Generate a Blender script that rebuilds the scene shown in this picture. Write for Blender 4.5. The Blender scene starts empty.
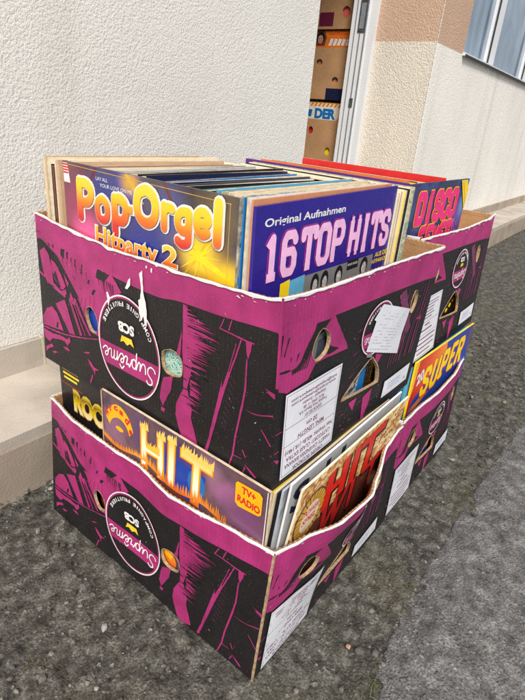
import bpy, bmesh, math, random
from mathutils import Vector, Matrix, noise
random.seed(7)
C = bpy.context.scene
COL = C.collection
R_ = math.radians

# ------------------------------------------------------------------ camera
CAM_POS = (-0.37555, -0.25487, 0.70642)
YAW, PITCH, ROLL = R_(37.4045), R_(-24.5092), R_(5.2312)
def cam_matrix():
    f = Vector((math.cos(PITCH)*math.cos(YAW), math.cos(PITCH)*math.sin(YAW), math.sin(PITCH)))
    rt = Vector((math.sin(YAW), -math.cos(YAW), 0)); up = rt.cross(f)
    r2 = rt*math.cos(ROLL) + up*math.sin(ROLL)
    u2 = -rt*math.sin(ROLL) + up*math.cos(ROLL)
    m = Matrix((r2, u2, -f)).transposed().to_4x4(); m.translation = CAM_POS
    return m
cd = bpy.data.cameras.new('camera'); cam = bpy.data.objects.new('camera', cd); COL.objects.link(cam)
cam.matrix_world = cam_matrix(); cd.sensor_fit = 'AUTO'; cd.sensor_width = 36; cd.lens = 36*513.349/700
cd.clip_start = 0.01; cd.clip_end = 400
C.camera = cam

# ------------------------------------------------------------------ sky and sun (soft, veiled daylight)
SUN_EL, SUN_AZ = 46, 218     # azimuth of the sun measured from +X, counter-clockwise
W = bpy.data.worlds.new('World'); C.world = W; W.use_nodes = True
nt = W.node_tree; nt.nodes.clear()
sky = nt.nodes.new('ShaderNodeTexSky'); sky.sky_type = 'NISHITA'; sky.sun_disc = False
sky.sun_elevation = R_(SUN_EL); sky.sun_rotation = R_(90-SUN_AZ); sky.air_density = 1.0; sky.dust_density = 3.0; sky.ozone_density = 1.0
hs = nt.nodes.new('ShaderNodeHueSaturation'); hs.inputs['Saturation'].default_value = 0.35
bg = nt.nodes.new('ShaderNodeBackground'); bg.inputs['Strength'].default_value = 0.095
wo = nt.nodes.new('ShaderNodeOutputWorld')
nt.links.new(sky.outputs[0], hs.inputs['Color']); nt.links.new(hs.outputs[0], bg.inputs['Color']); nt.links.new(bg.outputs[0], wo.inputs['Surface'])
sl = bpy.data.lights.new('sun', 'SUN'); sl.energy = 2.5; sl.angle = R_(16); sl.color = (1.0, .95, .87)
so = bpy.data.objects.new('sun', sl); COL.objects.link(so)
sd = Vector((math.cos(R_(SUN_AZ))*math.cos(R_(SUN_EL)), math.sin(R_(SUN_AZ))*math.cos(R_(SUN_EL)), math.sin(R_(SUN_EL))))
so.rotation_euler = sd.to_track_quat('Z', 'Y').to_euler(); so.location = sd*20
C.cycles.use_denoising = False
C.view_settings.view_transform = 'Standard'; C.view_settings.look = 'None'
C.view_settings.exposure = 0.52; C.view_settings.gamma = 1.0; C.view_settings.use_curve_mapping = False

# ------------------------------------------------------------------ helpers: tagging, meshes, materials
def tag(o, label=None, cat=None, group=None, kind=None):
    if label: o['label'] = label
    if cat: o['category'] = cat
    if group: o['group'] = group
    if kind: o['kind'] = kind
    return o
def empty(name, loc, rz=0):
    o = bpy.data.objects.new(name, None); o.empty_display_size = .05; COL.objects.link(o)
    o.location = loc; o.rotation_euler = (0, 0, rz); return o

class MB:
    """collects polygons with a material each and links them as one mesh object"""
    def __init__(s): s.v = []; s.f = []; s.m = []; s.mats = []; s.uv = None; s.uvs = []; s.smooth = []
    def mi(s, m):
        if m not in s.mats: s.mats.append(m)
        return s.mats.index(m)
    def add(s, vs, fs, m, uvs=None, smooth=False):
        o = len(s.v); s.v += [tuple(p) for p in vs]; k = s.mi(m)
        for f in fs:
            s.f.append([o+i for i in f]); s.m.append(k); s.smooth.append(smooth)
            s.uvs.append([uvs[i] for i in f] if uvs else [(0, 0)]*len(f))
    def box(s, a, b, m):
        x0, y0, z0 = a; x1, y1, z1 = b
        s.add([(x0,y0,z0),(x1,y0,z0),(x1,y1,z0),(x0,y1,z0),(x0,y0,z1),(x1,y0,z1),(x1,y1,z1),(x0,y1,z1)],
              [(3,2,1,0),(4,5,6,7),(0,1,5,4),(1,2,6,5),(2,3,7,6),(3,0,4,7)], m)
    def quad(s, a, b, c, d, m): s.add([a, b, c, d], [(0, 1, 2, 3)], m)
    def build(s, name, parent=None, origin=(0, 0, 0), uv=False, bevel=0):
        me = bpy.data.meshes.new(name)
        ox, oy, oz = origin
        me.from_pydata([(x-ox, y-oy, z-oz) for x, y, z in s.v], [], s.f)
        for m in s.mats: me.materials.append(m)
        me.polygons.foreach_set('material_index', s.m)
        me.polygons.foreach_set('use_smooth', s.smooth)
        if uv:
            l = me.uv_layers.new(name='UVMap'); flat = [c for f in s.uvs for p in f for c in p]
            l.data.foreach_set('uv', flat)
        me.update()
        o = bpy.data.objects.new(name, me); COL.objects.link(o)
        if parent is None: o.location = origin
        else: o.parent = parent
        if bevel:
            bv = o.modifiers.new('edges', 'BEVEL'); bv.width = bevel; bv.segments = 2; bv.limit_method = 'ANGLE'
        return o

def lin(r, g, b):     # sRGB 0..255 to linear
    return tuple((c/12.92 if c <= .04045 else ((c+.055)/1.055)**2.4) for c in (r/255, g/255, b/255))
def mat(name, col, rough=.6, var=.12, scale=40, bump=0, bscale=200, spec=.4, coords='Object', metal=0, stretch=None):
    m = bpy.data.materials.new(name); m.use_nodes = True
    n = m.node_tree.nodes; lk = m.node_tree.links; b = n['Principled BSDF']
    b.inputs['Roughness'].default_value = rough; b.inputs['Specular IOR Level'].default_value = spec; b.inputs['Metallic'].default_value = metal
    tc = n.new('ShaderNodeTexCoord'); src = tc.outputs[coords]
    if stretch:
        mp = n.new('ShaderNodeMapping'); mp.inputs['Scale'].default_value = stretch; lk.new(src, mp.inputs[0]); src = mp.outputs[0]
    no = n.new('ShaderNodeTexNoise'); no.inputs['Scale'].default_value = scale; no.inputs['Detail'].default_value = 5
    lk.new(src, no.inputs['Vector'])
    mr = n.new('ShaderNodeMapRange'); mr.inputs[1].default_value = .3; mr.inputs[2].default_value = .7
    mr.inputs[3].default_value = 1-var; mr.inputs[4].default_value = 1+var; lk.new(no.outputs['Fac'], mr.inputs[0])
    mx = n.new('ShaderNodeVectorMath'); mx.operation = 'SCALE'; mx.inputs[0].default_value = col[:3]; lk.new(mr.outputs[0], mx.inputs['Scale'])
    lk.new(mx.outputs[0], b.inputs['Base Color'])
    if bump:
        n2 = n.new('ShaderNodeTexNoise'); n2.inputs['Scale'].default_value = bscale; n2.inputs['Detail'].default_value = 4; lk.new(tc.outputs[coords], n2.inputs['Vector'])
        bp = n.new('ShaderNodeBump'); bp.inputs['Strength'].default_value = bump; bp.inputs['Distance'].default_value = .002
        lk.new(n2.outputs['Fac'], bp.inputs['Height']); lk.new(bp.outputs[0], b.inputs['Normal'])
    return m
def set_ramp(cr, cols, lo, hi):
    e = cr.color_ramp.elements; k = len(cols)
    e[0].position = lo; e[0].color = (*cols[0], 1); e[1].position = hi; e[1].color = (*cols[-1], 1)
    for i in range(1, k-1):
        el = e.new(lo+(hi-lo)*i/(k-1)); el.color = (*cols[i], 1)
def ramp_mat(name, axis, lo, hi, cols, rough=.35, noise_amt=0, nscale=30):
    """printed colour blend along one object axis"""
    m = bpy.data.materials.new(name); m.use_nodes = True
    n = m.node_tree.nodes; lk = m.node_tree.links; b = n['Principled BSDF']; b.inputs['Roughness'].default_value = rough
    tc = n.new('ShaderNodeTexCoord'); sx = n.new('ShaderNodeSeparateXYZ'); lk.new(tc.outputs['Object'], sx.inputs[0])
    mr = n.new('ShaderNodeMapRange'); mr.inputs[1].default_value = lo; mr.inputs[2].default_value = hi; lk.new(sx.outputs[axis], mr.inputs[0])
    val = mr.outputs[0]
    if noise_amt:
        no = n.new('ShaderNodeTexNoise'); no.inputs['Scale'].default_value = nscale; no.inputs['Detail'].default_value = 3; lk.new(tc.outputs['Object'], no.inputs['Vector'])
        a = n.new('ShaderNodeMath'); a.operation = 'MULTIPLY_ADD'; a.inputs[1].default_value = noise_amt; lk.new(no.outputs['Fac'], a.inputs[0])
        s2 = n.new('ShaderNodeMath'); s2.operation = 'SUBTRACT'; s2.inputs[1].default_value = noise_amt/2; lk.new(val, s2.inputs[0]); lk.new(s2.outputs[0], a.inputs[2]); val = a.outputs[0]
    cr = n.new('ShaderNodeValToRGB'); set_ramp(cr, cols, 0, 1)
    lk.new(val, cr.inputs[0]); lk.new(cr.outputs[0], b.inputs['Base Color'])
    return m

def glow_mat(name, base, blobs, nscale=9, rough=.33):
    """printed colour picture: soft coloured glows (x, z, rx, rz, colour) over a mottled ground"""
    m = bpy.data.materials.new(name); m.use_nodes = True; n = m.node_tree.nodes; lk = m.node_tree.links; b = n['Principled BSDF']; b.inputs['Roughness'].default_value = rough
    tc = n.new('ShaderNodeTexCoord'); no = n.new('ShaderNodeTexNoise'); no.inputs['Scale'].default_value = nscale; no.inputs['Detail'].default_value = 5; lk.new(tc.outputs['Object'], no.inputs['Vector'])
    cr = n.new('ShaderNodeValToRGB'); set_ramp(cr, [lin(*c) for c in base], .3, .7); lk.new(no.outputs['Fac'], cr.inputs[0]); last = cr.outputs[0]
    wp = n.new('ShaderNodeVectorMath'); wp.operation = 'MULTIPLY_ADD'; wp.inputs[1].default_value = (.03, 0, .03); lk.new(no.outputs['Color'], wp.inputs[0]); lk.new(tc.outputs['Object'], wp.inputs[2])
    for x, z, rx, rz, col in blobs:
        su = n.new('ShaderNodeVectorMath'); su.operation = 'SUBTRACT'; su.inputs[1].default_value = (x+.015, 0, z+.015); lk.new(wp.outputs[0], su.inputs[0])
        mu = n.new('ShaderNodeVectorMath'); mu.operation = 'MULTIPLY'; mu.inputs[1].default_value = (1/rx, 0, 1/rz); lk.new(su.outputs[0], mu.inputs[0])
        ln = n.new('ShaderNodeVectorMath'); ln.operation = 'LENGTH'; lk.new(mu.outputs[0], ln.inputs[0])
        mr = n.new('ShaderNodeMapRange'); mr.interpolation_type = 'SMOOTHSTEP'; mr.inputs[1].default_value = 1; mr.inputs[2].default_value = .1; lk.new(ln.outputs['Value'], mr.inputs[0])
        mx = n.new('ShaderNodeMix'); mx.data_type = 'RGBA'; mx.inputs[7].default_value = (*lin(*col), 1); lk.new(mr.outputs[0], mx.inputs[0]); lk.new(last, mx.inputs[6]); last = mx.outputs[2]
    lk.new(last, b.inputs['Base Color']); return m

# ------------------------------------------------------------------ helpers: flat lettering (x right, y up)
_txt = {}
def text_poly(s, offset=0., shear=0.):
    """outline text as (verts, faces), scaled so that a capital is 1 high; width starts at x=0"""
    k = (s, offset, shear)
    if k in _txt: return _txt[k]
    cu = bpy.data.curves.new('t', 'FONT'); cu.body = s; cu.offset = offset; cu.shear = shear; cu.resolution_u = 3
    ob = bpy.data.objects.new('t', cu); COL.objects.link(ob)
    dg = bpy.context.evaluated_depsgraph_get(); dg.update()
    me = ob.evaluated_get(dg).to_mesh()
    vs = [(v.co.x/.73, v.co.y/.73) for v in me.vertices]; fs = [tuple(p.vertices) for p in me.polygons]
    ob.evaluated_get(dg).to_mesh_clear(); bpy.data.objects.remove(ob); bpy.data.curves.remove(cu)
    used = sorted({i for f in fs for i in f}); ix = {i: k for k, i in enumerate(used)}; vs = [vs[i] for i in used]; fs = [tuple(ix[i] for i in f) for f in fs]
    x0 = min(v[0] for v in vs) if vs else 0
    _txt[k] = ([(x-x0, y) for x, y in vs], fs)
    return _txt[k]
def text_fit(s, w, h, offset=0., shear=0.):
    vs, fs = text_poly(s, offset, shear)
    mw = max(v[0] for v in vs) or 1
    return [(x/mw*w, y*h) for x, y in vs], fs
def text_box(s, x, y, w, h, offset=0., shear=0., grow=0.):
    """one word stretched so that its ink fills the box exactly (plus a margin)"""
    vs, fs = text_poly(s, offset, shear)
    y0 = min(v[1] for v in vs); y1 = max(v[1] for v in vs); mw = max(v[0] for v in vs)
    return [(x-grow+a/mw*(w+2*grow), y-grow+(b-y0)/(y1-y0)*(h+2*grow)) for a, b in vs], fs
def oct_(x0=.1, x1=.9, y0=0, y1=1, c=.16): return [(x0,y0+c),(x0,y1-c),(x0+c,y1),(x1-c,y1),(x1,y1-c),(x1,y0+c),(x1-c,y0),(x0+c,y0),(x0,y0+c)]
BLK = {
 '1': [[(.2,.78),(.5,1),(.5,0)],[(.2,0),(.8,0)]],
 '6': [[(.9,.82),(.9,.86),(.74,1),(.26,1),(.1,.84),(.1,.16),(.26,0),(.74,0),(.9,.16),(.9,.42),(.74,.56),(.1,.56)]],
 '0': [oct_()], 'O': [oct_()],
 '2': [[(.1,.8),(.26,1),(.74,1),(.9,.84),(.9,.6),(.1,.12),(.1,0),(.9,0)]],
 'T': [[(.02,.82),(.02,1),(.98,1),(.98,.82)],[(.5,1),(.5,0)],[(.3,0),(.7,0)]],
 'P': [[(.15,0),(.15,1),(.74,1),(.9,.84),(.9,.62),(.74,.46),(.15,.46)],[(.02,0),(.34,0)]],
 'H': [[(.12,0),(.12,1)],[(.88,0),(.88,1)],[(.12,.5),(.88,.5)],[(0,0),(.26,0)],[(.74,0),(1,0)],[(0,1),(.26,1)],[(.74,1),(1,1)]],
 'I': [[(.5,0),(.5,1)],[(.25,0),(.75,0)],[(.25,1),(.75,1)]],
 'S': [[(.9,.76),(.9,.84),(.74,1),(.26,1),(.1,.84),(.1,.68),(.26,.54),(.74,.46),(.9,.32),(.9,.16),(.74,0),(.26,0),(.1,.16),(.1,.24)]],
 'D': [[(.12,0),(.12,1),(.74,1),(.9,.84),(.9,.16),(.74,0),(.12,0)]],
 'C': [[(.9,.74),(.9,.84),(.74,1),(.26,1),(.1,.84),(.1,.16),(.26,0),(.74,0),(.9,.16),(.9,.26)]],
 'F': [[(.15,0),(.15,1),(.9,1)],[(.15,.52),(.7,.52)]], 'E': [[(.9,0),(.15,0),(.15,1),(.9,1)],[(.15,.52),(.7,.52)]],
 'V': [[(.05,1),(.5,0),(.95,1)]], 'R': [[(.15,0),(.15,1),(.74,1),(.9,.84),(.9,.64),(.74,.5),(.15,.5)],[(.55,.5),(.9,0)]],
 'U': [[(.1,1),(.1,.16),(.26,0),(.74,0),(.9,.16),(.9,1)]], 'W': [[(0,1),(.25,0),(.5,.8),(.75,0),(1,1)]],
 'B': [[(.15,0),(.15,1),(.7,1),(.85,.86),(.85,.64),(.7,.52),(.15,.52)],[(.7,.52),(.9,.4),(.9,.14),(.74,0),(.15,0)]],
}
BUB = {'P': [[(.16,.04),(.16,.96)],[(.16,.92),(.5,.96),(.84,.86),(.86,.62),(.6,.46),(.16,.46)]],
 'o': [[(.5,.97),(.18,.8),(.12,.5),(.2,.16),(.5,.04),(.8,.18),(.88,.5),(.8,.82),(.5,.97)]], 'O': [[(.5,.98),(.2,.84),(.1,.5),(.2,.16),(.5,.02),(.8,.16),(.9,.5),(.8,.84),(.5,.98)]],
 'p': [[(.16,-.02),(.16,.96)],[(.16,.9),(.5,.98),(.86,.84),(.88,.56),(.64,.36),(.16,.4)]], 'r': [[(.18,.02),(.18,.98)],[(.18,.72),(.45,.95),(.86,.92)]],
 'g': [[(.84,.98),(.45,.98),(.14,.82),(.16,.55),(.45,.42),(.82,.52)],[(.84,.98),(.84,.3),(.78,.1),(.45,.02),(.14,.1)]],
 'e': [[(.14,.5),(.86,.54),(.8,.86),(.48,.97),(.16,.8),(.12,.45),(.26,.12),(.55,.03),(.86,.16)]], 'l': [[(.5,.03),(.5,.97)]]}
def stroke_quads(line, th):
    out = []
    for (a, b), (c, d) in zip(line, line[1:]):
        dx, dy = c-a, d-b; L = math.hypot(dx, dy) or 1e-9; dx /= L; dy /= L; e = th*.42; n = th/2
        out.append([(a-dx*e-dy*n, b-dy*e+dx*n), (a-dx*e+dy*n, b-dy*e-dx*n), (c+dx*e+dy*n, d+dy*e-dx*n), (c+dx*e-dy*n, d+dy*e+dx*n)])
    return out
def round_stroke(line, th, cap=True):
    out = []
    for (a, b), (c, d) in zip(line, line[1:]):
        dx, dy = c-a, d-b; L = math.hypot(dx, dy) or 1e-9; n = th/2; px, py = -dy/L*n, dx/L*n
        out.append([(a+px, b+py), (a-px, b-py), (c-px, d-py), (c+px, d+py)])
    pts = line if cap else line[1:-1]
    for (a, b) in pts: out.append([(a+th/2*math.cos(i*math.pi/5), b+th/2*math.sin(i*math.pi/5)) for i in range(10)])
    return out
def smooth_line(p, k=4):
    out = []
    for i in range(len(p)-1):
        p0 = p[max(i-1, 0)]; p1 = p[i]; p2 = p[i+1]; p3 = p[min(i+2, len(p)-1)]
        for j in range(k):
            t = j/k
            out.append(tuple(.5*((2*p1[a])+(-p0[a]+p2[a])*t+(2*p0[a]-5*p1[a]+4*p2[a]-p3[a])*t*t+(-p0[a]+3*p1[a]-3*p2[a]+p3[a])*t**3) for a in (0, 1)))
    return out+[p[-1]]
def block_polys(word, x, y, w, h, th, gap=.12, rnd=False):
    """slab lettering: list of quads, total width w, cap height h"""
    n = len(word); unit = w/(n+gap*(n-1)); out = []; cx = x
    for ch in word:
        if ch != ' ':
            for ln in BLK[ch]:
                out += round_stroke([(cx+px*unit, y+py*h) for px, py in ln], th, rnd or len(ln) > 3)
        cx += unit*(1+gap)
    return out
def hull(p):
    p = sorted(set(map(tuple, p)))
    def half(q):
        o = []
        for c in q:
            while len(o) > 1 and (o[-1][0]-o[-2][0])*(c[1]-o[-2][1])-(o[-1][1]-o[-2][1])*(c[0]-o[-2][0]) <= 0: o.pop()
            o.append(c)
        return o[:-1]
    return half(p)+half(p[::-1])
def rounded(p, k=4):
    n = len(p); out = []
    for i in range(n):
        p0, p1, p2, p3 = p[i-1], p[i], p[(i+1) % n], p[(i+2) % n]
        for j in range(k):
            t = j/k
            out.append(tuple(.5*((2*p1[a])+(-p0[a]+p2[a])*t+(2*p0[a]-5*p1[a]+4*p2[a]-p3[a])*t*t+(-p0[a]+3*p1[a]-3*p2[a]+p3[a])*t**3) for a in (0, 1)))
    return out
def ellipse(cx, cy, rx, ry, n=32): return [(cx+rx*math.cos(2*math.pi*i/n), cy+ry*math.sin(2*math.pi*i/n)) for i in range(n)]
def inside(p, poly):
    c = False; j = len(poly)-1
    for i in range(len(poly)):
        if (poly[i][1] > p[1]) != (poly[j][1] > p[1]) and p[0] < (poly[j][0]-poly[i][0])*(p[1]-poly[i][1])/(poly[j][1]-poly[i][1])+poly[i][0]: c = not c
        j = i
    return c
def ragged(poly, step=.004, amp=.0005):
    out = []
    for i, a in enumerate(poly):
        b = poly[(i+1) % len(poly)]; L = math.dist(a, b); n = max(1, int(L/step))
        for k in range(n):
            t = k/n; j = amp if k else amp*.3
            out.append((a[0]+(b[0]-a[0])*t+random.uniform(-j, j), a[1]+(b[1]-a[1])*t+random.uniform(-j, j)))
    return out

class Sheet:
    """prints flat shapes on a (possibly curved) face. P(a,h,off) places them; each print lies a hair above the one before"""
    def __init__(s, mb, P, wmax, top, grid=0, holes=(), step=4e-6):
        s.mb, s.P, s.wmax, s.top, s.grid, s.holes, s.step = mb, P, wmax, top, grid, [hull(rounded(hull(h), 3)) for h in holes], step
        s.layer = 1; s.lv = 0.
    def _emit(s, bm, m):
        off = s.lv+s.layer*s.step; s.layer += 1
        bm.verts.index_update()
        s.mb.add([s.P(v.co.x, v.co.y, off) for v in bm.verts], [[v.index for v in f.verts] for f in bm.faces], m, [(v.co.x, v.co.y) for v in bm.verts])
        bm.free()
    def level(s, k): s.lv = k*.00024; s.layer = 1
    def _cut(s, bm):
        if s.grid:
            xs = [v.co.x for v in bm.verts]; ys = [v.co.y for v in bm.verts]
            if xs and max(xs)-min(xs) > s.grid*.6 or (ys and max(ys)-min(ys) > s.grid*.6):
                for lo, hi, ax in ((min(xs), max(xs), 0), (min(ys), max(ys), 1)):
                    k = math.floor(lo/s.grid)+1
                    while k*s.grid < hi:
                        co = [0, 0, 0]; no = [0, 0, 0]; co[ax] = k*s.grid; no[ax] = 1
                        bmesh.ops.bisect_plane(bm, geom=bm.verts[:]+bm.edges[:]+bm.faces[:], plane_co=co, plane_no=no); k += 1
        for h in s.holes:
            hx0 = min(p[0] for p in h); hx1 = max(p[0] for p in h); hy0 = min(p[1] for p in h); hy1 = max(p[1] for p in h)
            def near():
                fs = [f for f in bm.faces if min(v.co.x for v in f.verts) < hx1 and max(v.co.x for v in f.verts) > hx0 and min(v.co.y for v in f.verts) < hy1 and max(v.co.y for v in f.verts) > hy0]
                es = {e for f in fs for e in f.edges}; vv = {v for f in fs for v in f.verts}
                return fs, list(vv)+list(es)+fs
            if not near()[0]: continue
            for i, a in enumerate(h):
                b = h[(i+1) % len(h)]
                g = near()[1]
                if g: bmesh.ops.bisect_plane(bm, geom=g, plane_co=(a[0], a[1], 0), plane_no=(b[1]-a[1], a[0]-b[0], 0))
            kill = []
            for f in near()[0]:
                c = f.calc_center_median()
                if inside((c.x, c.y), h): kill.append(f)
            if kill: bmesh.ops.delete(bm, geom=kill, context='FACES')
    def clampp(s, p):
        a = min(max(p[0], .0004), s.wmax-.0004); t = s.top(a)-.0004
        return (a, min(max(p[1], .0004), t))
    def poly(s, pts, m, rough=0):
        if rough: pts = ragged(pts, .005, rough)
        pts = [s.clampp(p) for p in pts]
        bm = bmesh.new(); vs = [bm.verts.new((x, y, 0)) for x, y in pts]
        try: f = bm.faces.new(vs)
        except ValueError: bm.free(); return
        f.normal_update()
        if f.normal.z < 0: f.normal_flip()
        if len(vs) > 3: bmesh.ops.triangulate(bm, faces=[f], ngon_method='EAR_CLIP')
        s._cut(bm); s._emit(bm, m)
    def faces(s, vs, fs, m):
        bm = bmesh.new(); bv = [bm.verts.new((*s.clampp(p), 0)) for p in vs]
        for f in fs:
            try: bm.faces.new([bv[i] for i in f])
            except ValueError: pass
        if s.holes: s._cut(bm)
        s._emit(bm, m)
    def polys(s, lst, m):
        for p in lst: s.poly(p, m)
    def text(s, txt, x, y, w, h, m, offset=0., shear=0., flip=None, rot=0):
        vs, fs = text_fit(txt, w, h, offset, shear)
        if rot: c, n = math.cos(rot), math.sin(rot); vs = [(a*c-b*n, a*n+b*c) for a, b in vs]
        vs = [(x+a, y+b) for a, b in vs] if flip is None else [flip(a, b) for a, b in vs]
        s.faces(vs, fs, m)
    def line(s, pts, th, m):
        for q in stroke_quads(pts, th): s.poly(q, m)
    def ring(s, cx, cy, rx, ry, th, m, n=48):
        o = ellipse(cx, cy, rx, ry, n); i = ellipse(cx, cy, rx-th, ry-th, n)
        s.faces(o+i, [(k, (k+1) % n, n+(k+1) % n, n+k) for k in range(n)], m)

# ------------------------------------------------------------------ materials
def carton_print(name, col, rough, wear):
    """ink on corrugated board: faint flutes, rubbed specks"""
    m = bpy.data.materials.new(name); m.use_nodes = True
    n = m.node_tree.nodes; lk = m.node_tree.links; b = n['Principled BSDF']; b.inputs['Roughness'].default_value = rough; b.inputs['Specular IOR Level'].default_value = .35
    uv = n.new('ShaderNodeUVMap'); tc = n.new('ShaderNodeTexCoord')
    wv = n.new('ShaderNodeTexWave'); wv.wave_type = 'BANDS'; wv.bands_direction = 'X'; wv.inputs['Scale'].default_value = 48; wv.inputs['Distortion'].default_value = .6; lk.new(uv.outputs[0], wv.inputs['Vector'])
    n1 = n.new('ShaderNodeTexNoise'); n1.inputs['Scale'].default_value = 28; n1.inputs['Detail'].default_value = 6; lk.new(tc.outputs['Object'], n1.inputs['Vector'])
    n2 = n.new('ShaderNodeTexNoise'); n2.inputs['Scale'].default_value = 420; n2.inputs['Detail'].default_value = 3; lk.new(tc.outputs['Object'], n2.inputs['Vector'])
    r1 = n.new('ShaderNodeMapRange'); r1.inputs[1].default_value = .3; r1.inputs[2].default_value = .7; r1.inputs[3].default_value = .8; r1.inputs[4].default_value = 1.2; lk.new(n1.outputs['Fac'], r1.inputs[0])
    sc = n.new('ShaderNodeVectorMath'); sc.operation = 'SCALE'; sc.inputs[0].default_value = col; lk.new(r1.outputs[0], sc.inputs['Scale'])
    r2 = n.new('ShaderNodeMapRange'); r2.inputs[1].default_value = .66; r2.inputs[2].default_value = .76; r2.inputs[3].default_value = 0; r2.inputs[4].default_value = wear; lk.new(n2.outputs['Fac'], r2.inputs[0])
    mx = n.new('ShaderNodeMix'); mx.data_type = 'RGBA'; mx.inputs[7].default_value = (.42, .33, .3, 1); lk.new(r2.outputs[0], mx.inputs[0]); lk.new(sc.outputs[0], mx.inputs[6]); lk.new(mx.outputs[2], b.inputs['Base Color'])
    ad = n.new('ShaderNodeMath'); ad.operation = 'MULTIPLY_ADD'; ad.inputs[1].default_value = .35; lk.new(wv.outputs['Fac'], ad.inputs[0]); lk.new(n1.outputs['Fac'], ad.inputs[2])
    bp = n.new('ShaderNodeBump'); bp.inputs['Strength'].default_value = .35; bp.inputs['Distance'].default_value = .0012; lk.new(ad.outputs[0], bp.inputs['Height']); lk.new(bp.outputs[0], b.inputs['Normal'])
    return m
M = {}
M['black'] = carton_print('black_ink', (.013, .011, .0125), .5, .3)
M['magenta'] = carton_print('magenta_ink', (.36, .027, .15), .5, .25)
M['white_ink'] = carton_print('white_ink', (.8, .78, .78), .55, .1)
M['yellow_ink'] = carton_print('yellow_ink', (.8, .55, .03), .5, .1)
M['kraft'] = mat('kraft_board', lin(172, 130, 92), .85, .15, 25, .4, 260, .15)
M['kraft_edge'] = mat('torn_board_edge', lin(168, 142, 112), .9, .35, 180, .6, 500, .1)
M['liner'] = mat('white_liner', (.8, .79, .78), .6, .06, 60, .2, 300)
M['paper'] = mat('label_paper', (.70, .715, .77), .45, .09, 14, .35, 34)
M['plum'] = mat('plum_print', (.16, .03, .09), .5, .1)
M['grey_print'] = mat('faint_grey_print', (.45, .45, .5), .6, .1)
M['blue_print'] = mat('blue_print', (.25, .32, .6), .6, .1)
M['film'] = mat('clear_pouch', (.7, .66, .68), .25, .05)
def flat(key, r, g, b, rough=.35, var=.1):
    M[key] = mat(key, lin(r, g, b), rough, var, 60, .08, 90); return M[key]

# ------------------------------------------------------------------ building, doorway, step, ground
TH = R_(3.0)
TA = Vector((math.cos(TH), math.sin(TH), 0)); TN = Vector((-math.sin(TH), math.cos(TH), 0))
def plaster(name, col, grain, strength, stain=0.):
    m = bpy.data.materials.new(name); m.use_nodes = True
    n = m.node_tree.nodes; lk = m.node_tree.links; b = n['Principled BSDF']; b.inputs['Roughness'].default_value = .9; b.inputs['Specular IOR Level'].default_value = .15
    tc = n.new('ShaderNodeTexCoord')
    a = n.new('ShaderNodeTexNoise'); a.inputs['Scale'].default_value = grain*1.6; a.inputs['Detail'].default_value = 3; lk.new(tc.outputs['Object'], a.inputs['Vector'])
    wv = n.new('ShaderNodeVectorMath'); wv.operation = 'MULTIPLY_ADD'; wv.inputs[1].default_value = (.006, .006, .006); lk.new(a.outputs['Color'], wv.inputs[0]); lk.new(tc.outputs['Object'], wv.inputs[2])
    v = n.new('ShaderNodeTexVoronoi'); v.inputs['Scale'].default_value = grain*.72; v.feature = 'SMOOTH_F1'; v.inputs['Smoothness'].default_value = .6; lk.new(wv.outputs[0], v.inputs['Vector'])
    g2 = n.new('ShaderNodeTexNoise'); g2.inputs['Scale'].default_value = grain*.3; g2.inputs['Detail'].default_value = 2; lk.new(tc.outputs['Object'], g2.inputs['Vector'])
    hs0 = n.new('ShaderNodeMath'); hs0.operation = 'MULTIPLY_ADD'; hs0.inputs[1].default_value = .9; lk.new(g2.outputs['Fac'], hs0.inputs[0]); lk.new(a.outputs['Fac'], hs0.inputs[2])
    hsum = n.new('ShaderNodeMath'); hsum.operation = 'MULTIPLY_ADD'; hsum.inputs[1].default_value = -1.0; lk.new(v.outputs['Distance'], hsum.inputs[0]); lk.new(hs0.outputs[0], hsum.inputs[2])
    bp = n.new('ShaderNodeBump'); bp.inputs['Strength'].default_value = strength; bp.inputs['Distance'].default_value = .006; lk.new(hsum.outputs[0], bp.inputs['Height']); lk.new(bp.outputs[0], b.inputs['Normal'])
    w = n.new('ShaderNodeTexNoise'); w.inputs['Scale'].default_value = 2.2; w.inputs['Detail'].default_value = 5; lk.new(tc.outputs['Object'], w.inputs['Vector'])
    mr = n.new('ShaderNodeMapRange'); mr.inputs[1].default_value = .3; mr.inputs[2].default_value = .7; mr.inputs[3].default_value = .92; mr.inputs[4].default_value = 1.05; lk.new(w.outputs['Fac'], mr.inputs[0])
    sc = n.new('ShaderNodeVectorMath'); sc.operation = 'SCALE'; sc.inputs[0].default_value = col; lk.new(mr.outputs[0], sc.inputs['Scale'])
    last = sc.outputs[0]
    if stain:
        mp = n.new('ShaderNodeMapping'); mp.inputs['Scale'].default_value = (5, 5, .22); lk.new(tc.outputs['Object'], mp.inputs[0])
        s2 = n.new('ShaderNodeTexNoise'); s2.inputs['Scale'].default_value = 1.0; s2.inputs['Detail'].default_value = 4; lk.new(mp.outputs[0], s2.inputs['Vector'])
        m2 = n.new('ShaderNodeMapRange'); m2.inputs[1].default_value = .55; m2.inputs[2].default_value = .68; m2.inputs[3].default_value = 0; m2.inputs[4].default_value = stain; lk.new(s2.outputs['Fac'], m2.inputs[0])
        mx = n.new('ShaderNodeMix'); mx.data_type = 'RGBA'; mx.inputs[7].default_value = (.36, .32, .27, 1); lk.new(m2.outputs[0], mx.inputs[0]); lk.new(last, mx.inputs[6]); last = mx.outputs[2]
    lk.new(last, b.inputs['Base Color'])
    return m
M['render_white'] = plaster('roughcast_white', (.80, .785, .745), 280, .34, .16)
M['render_cream'] = plaster('roughcast_cream', (.72, .66, .56), 210, .55, .2)
M['render_grey'] = plaster('smooth_render_pale', (.82, .79, .735), 160, .3, .2)
M['band_tan'] = plaster('painted_band_tan', (.58, .40, .29), 210, .5)
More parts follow.
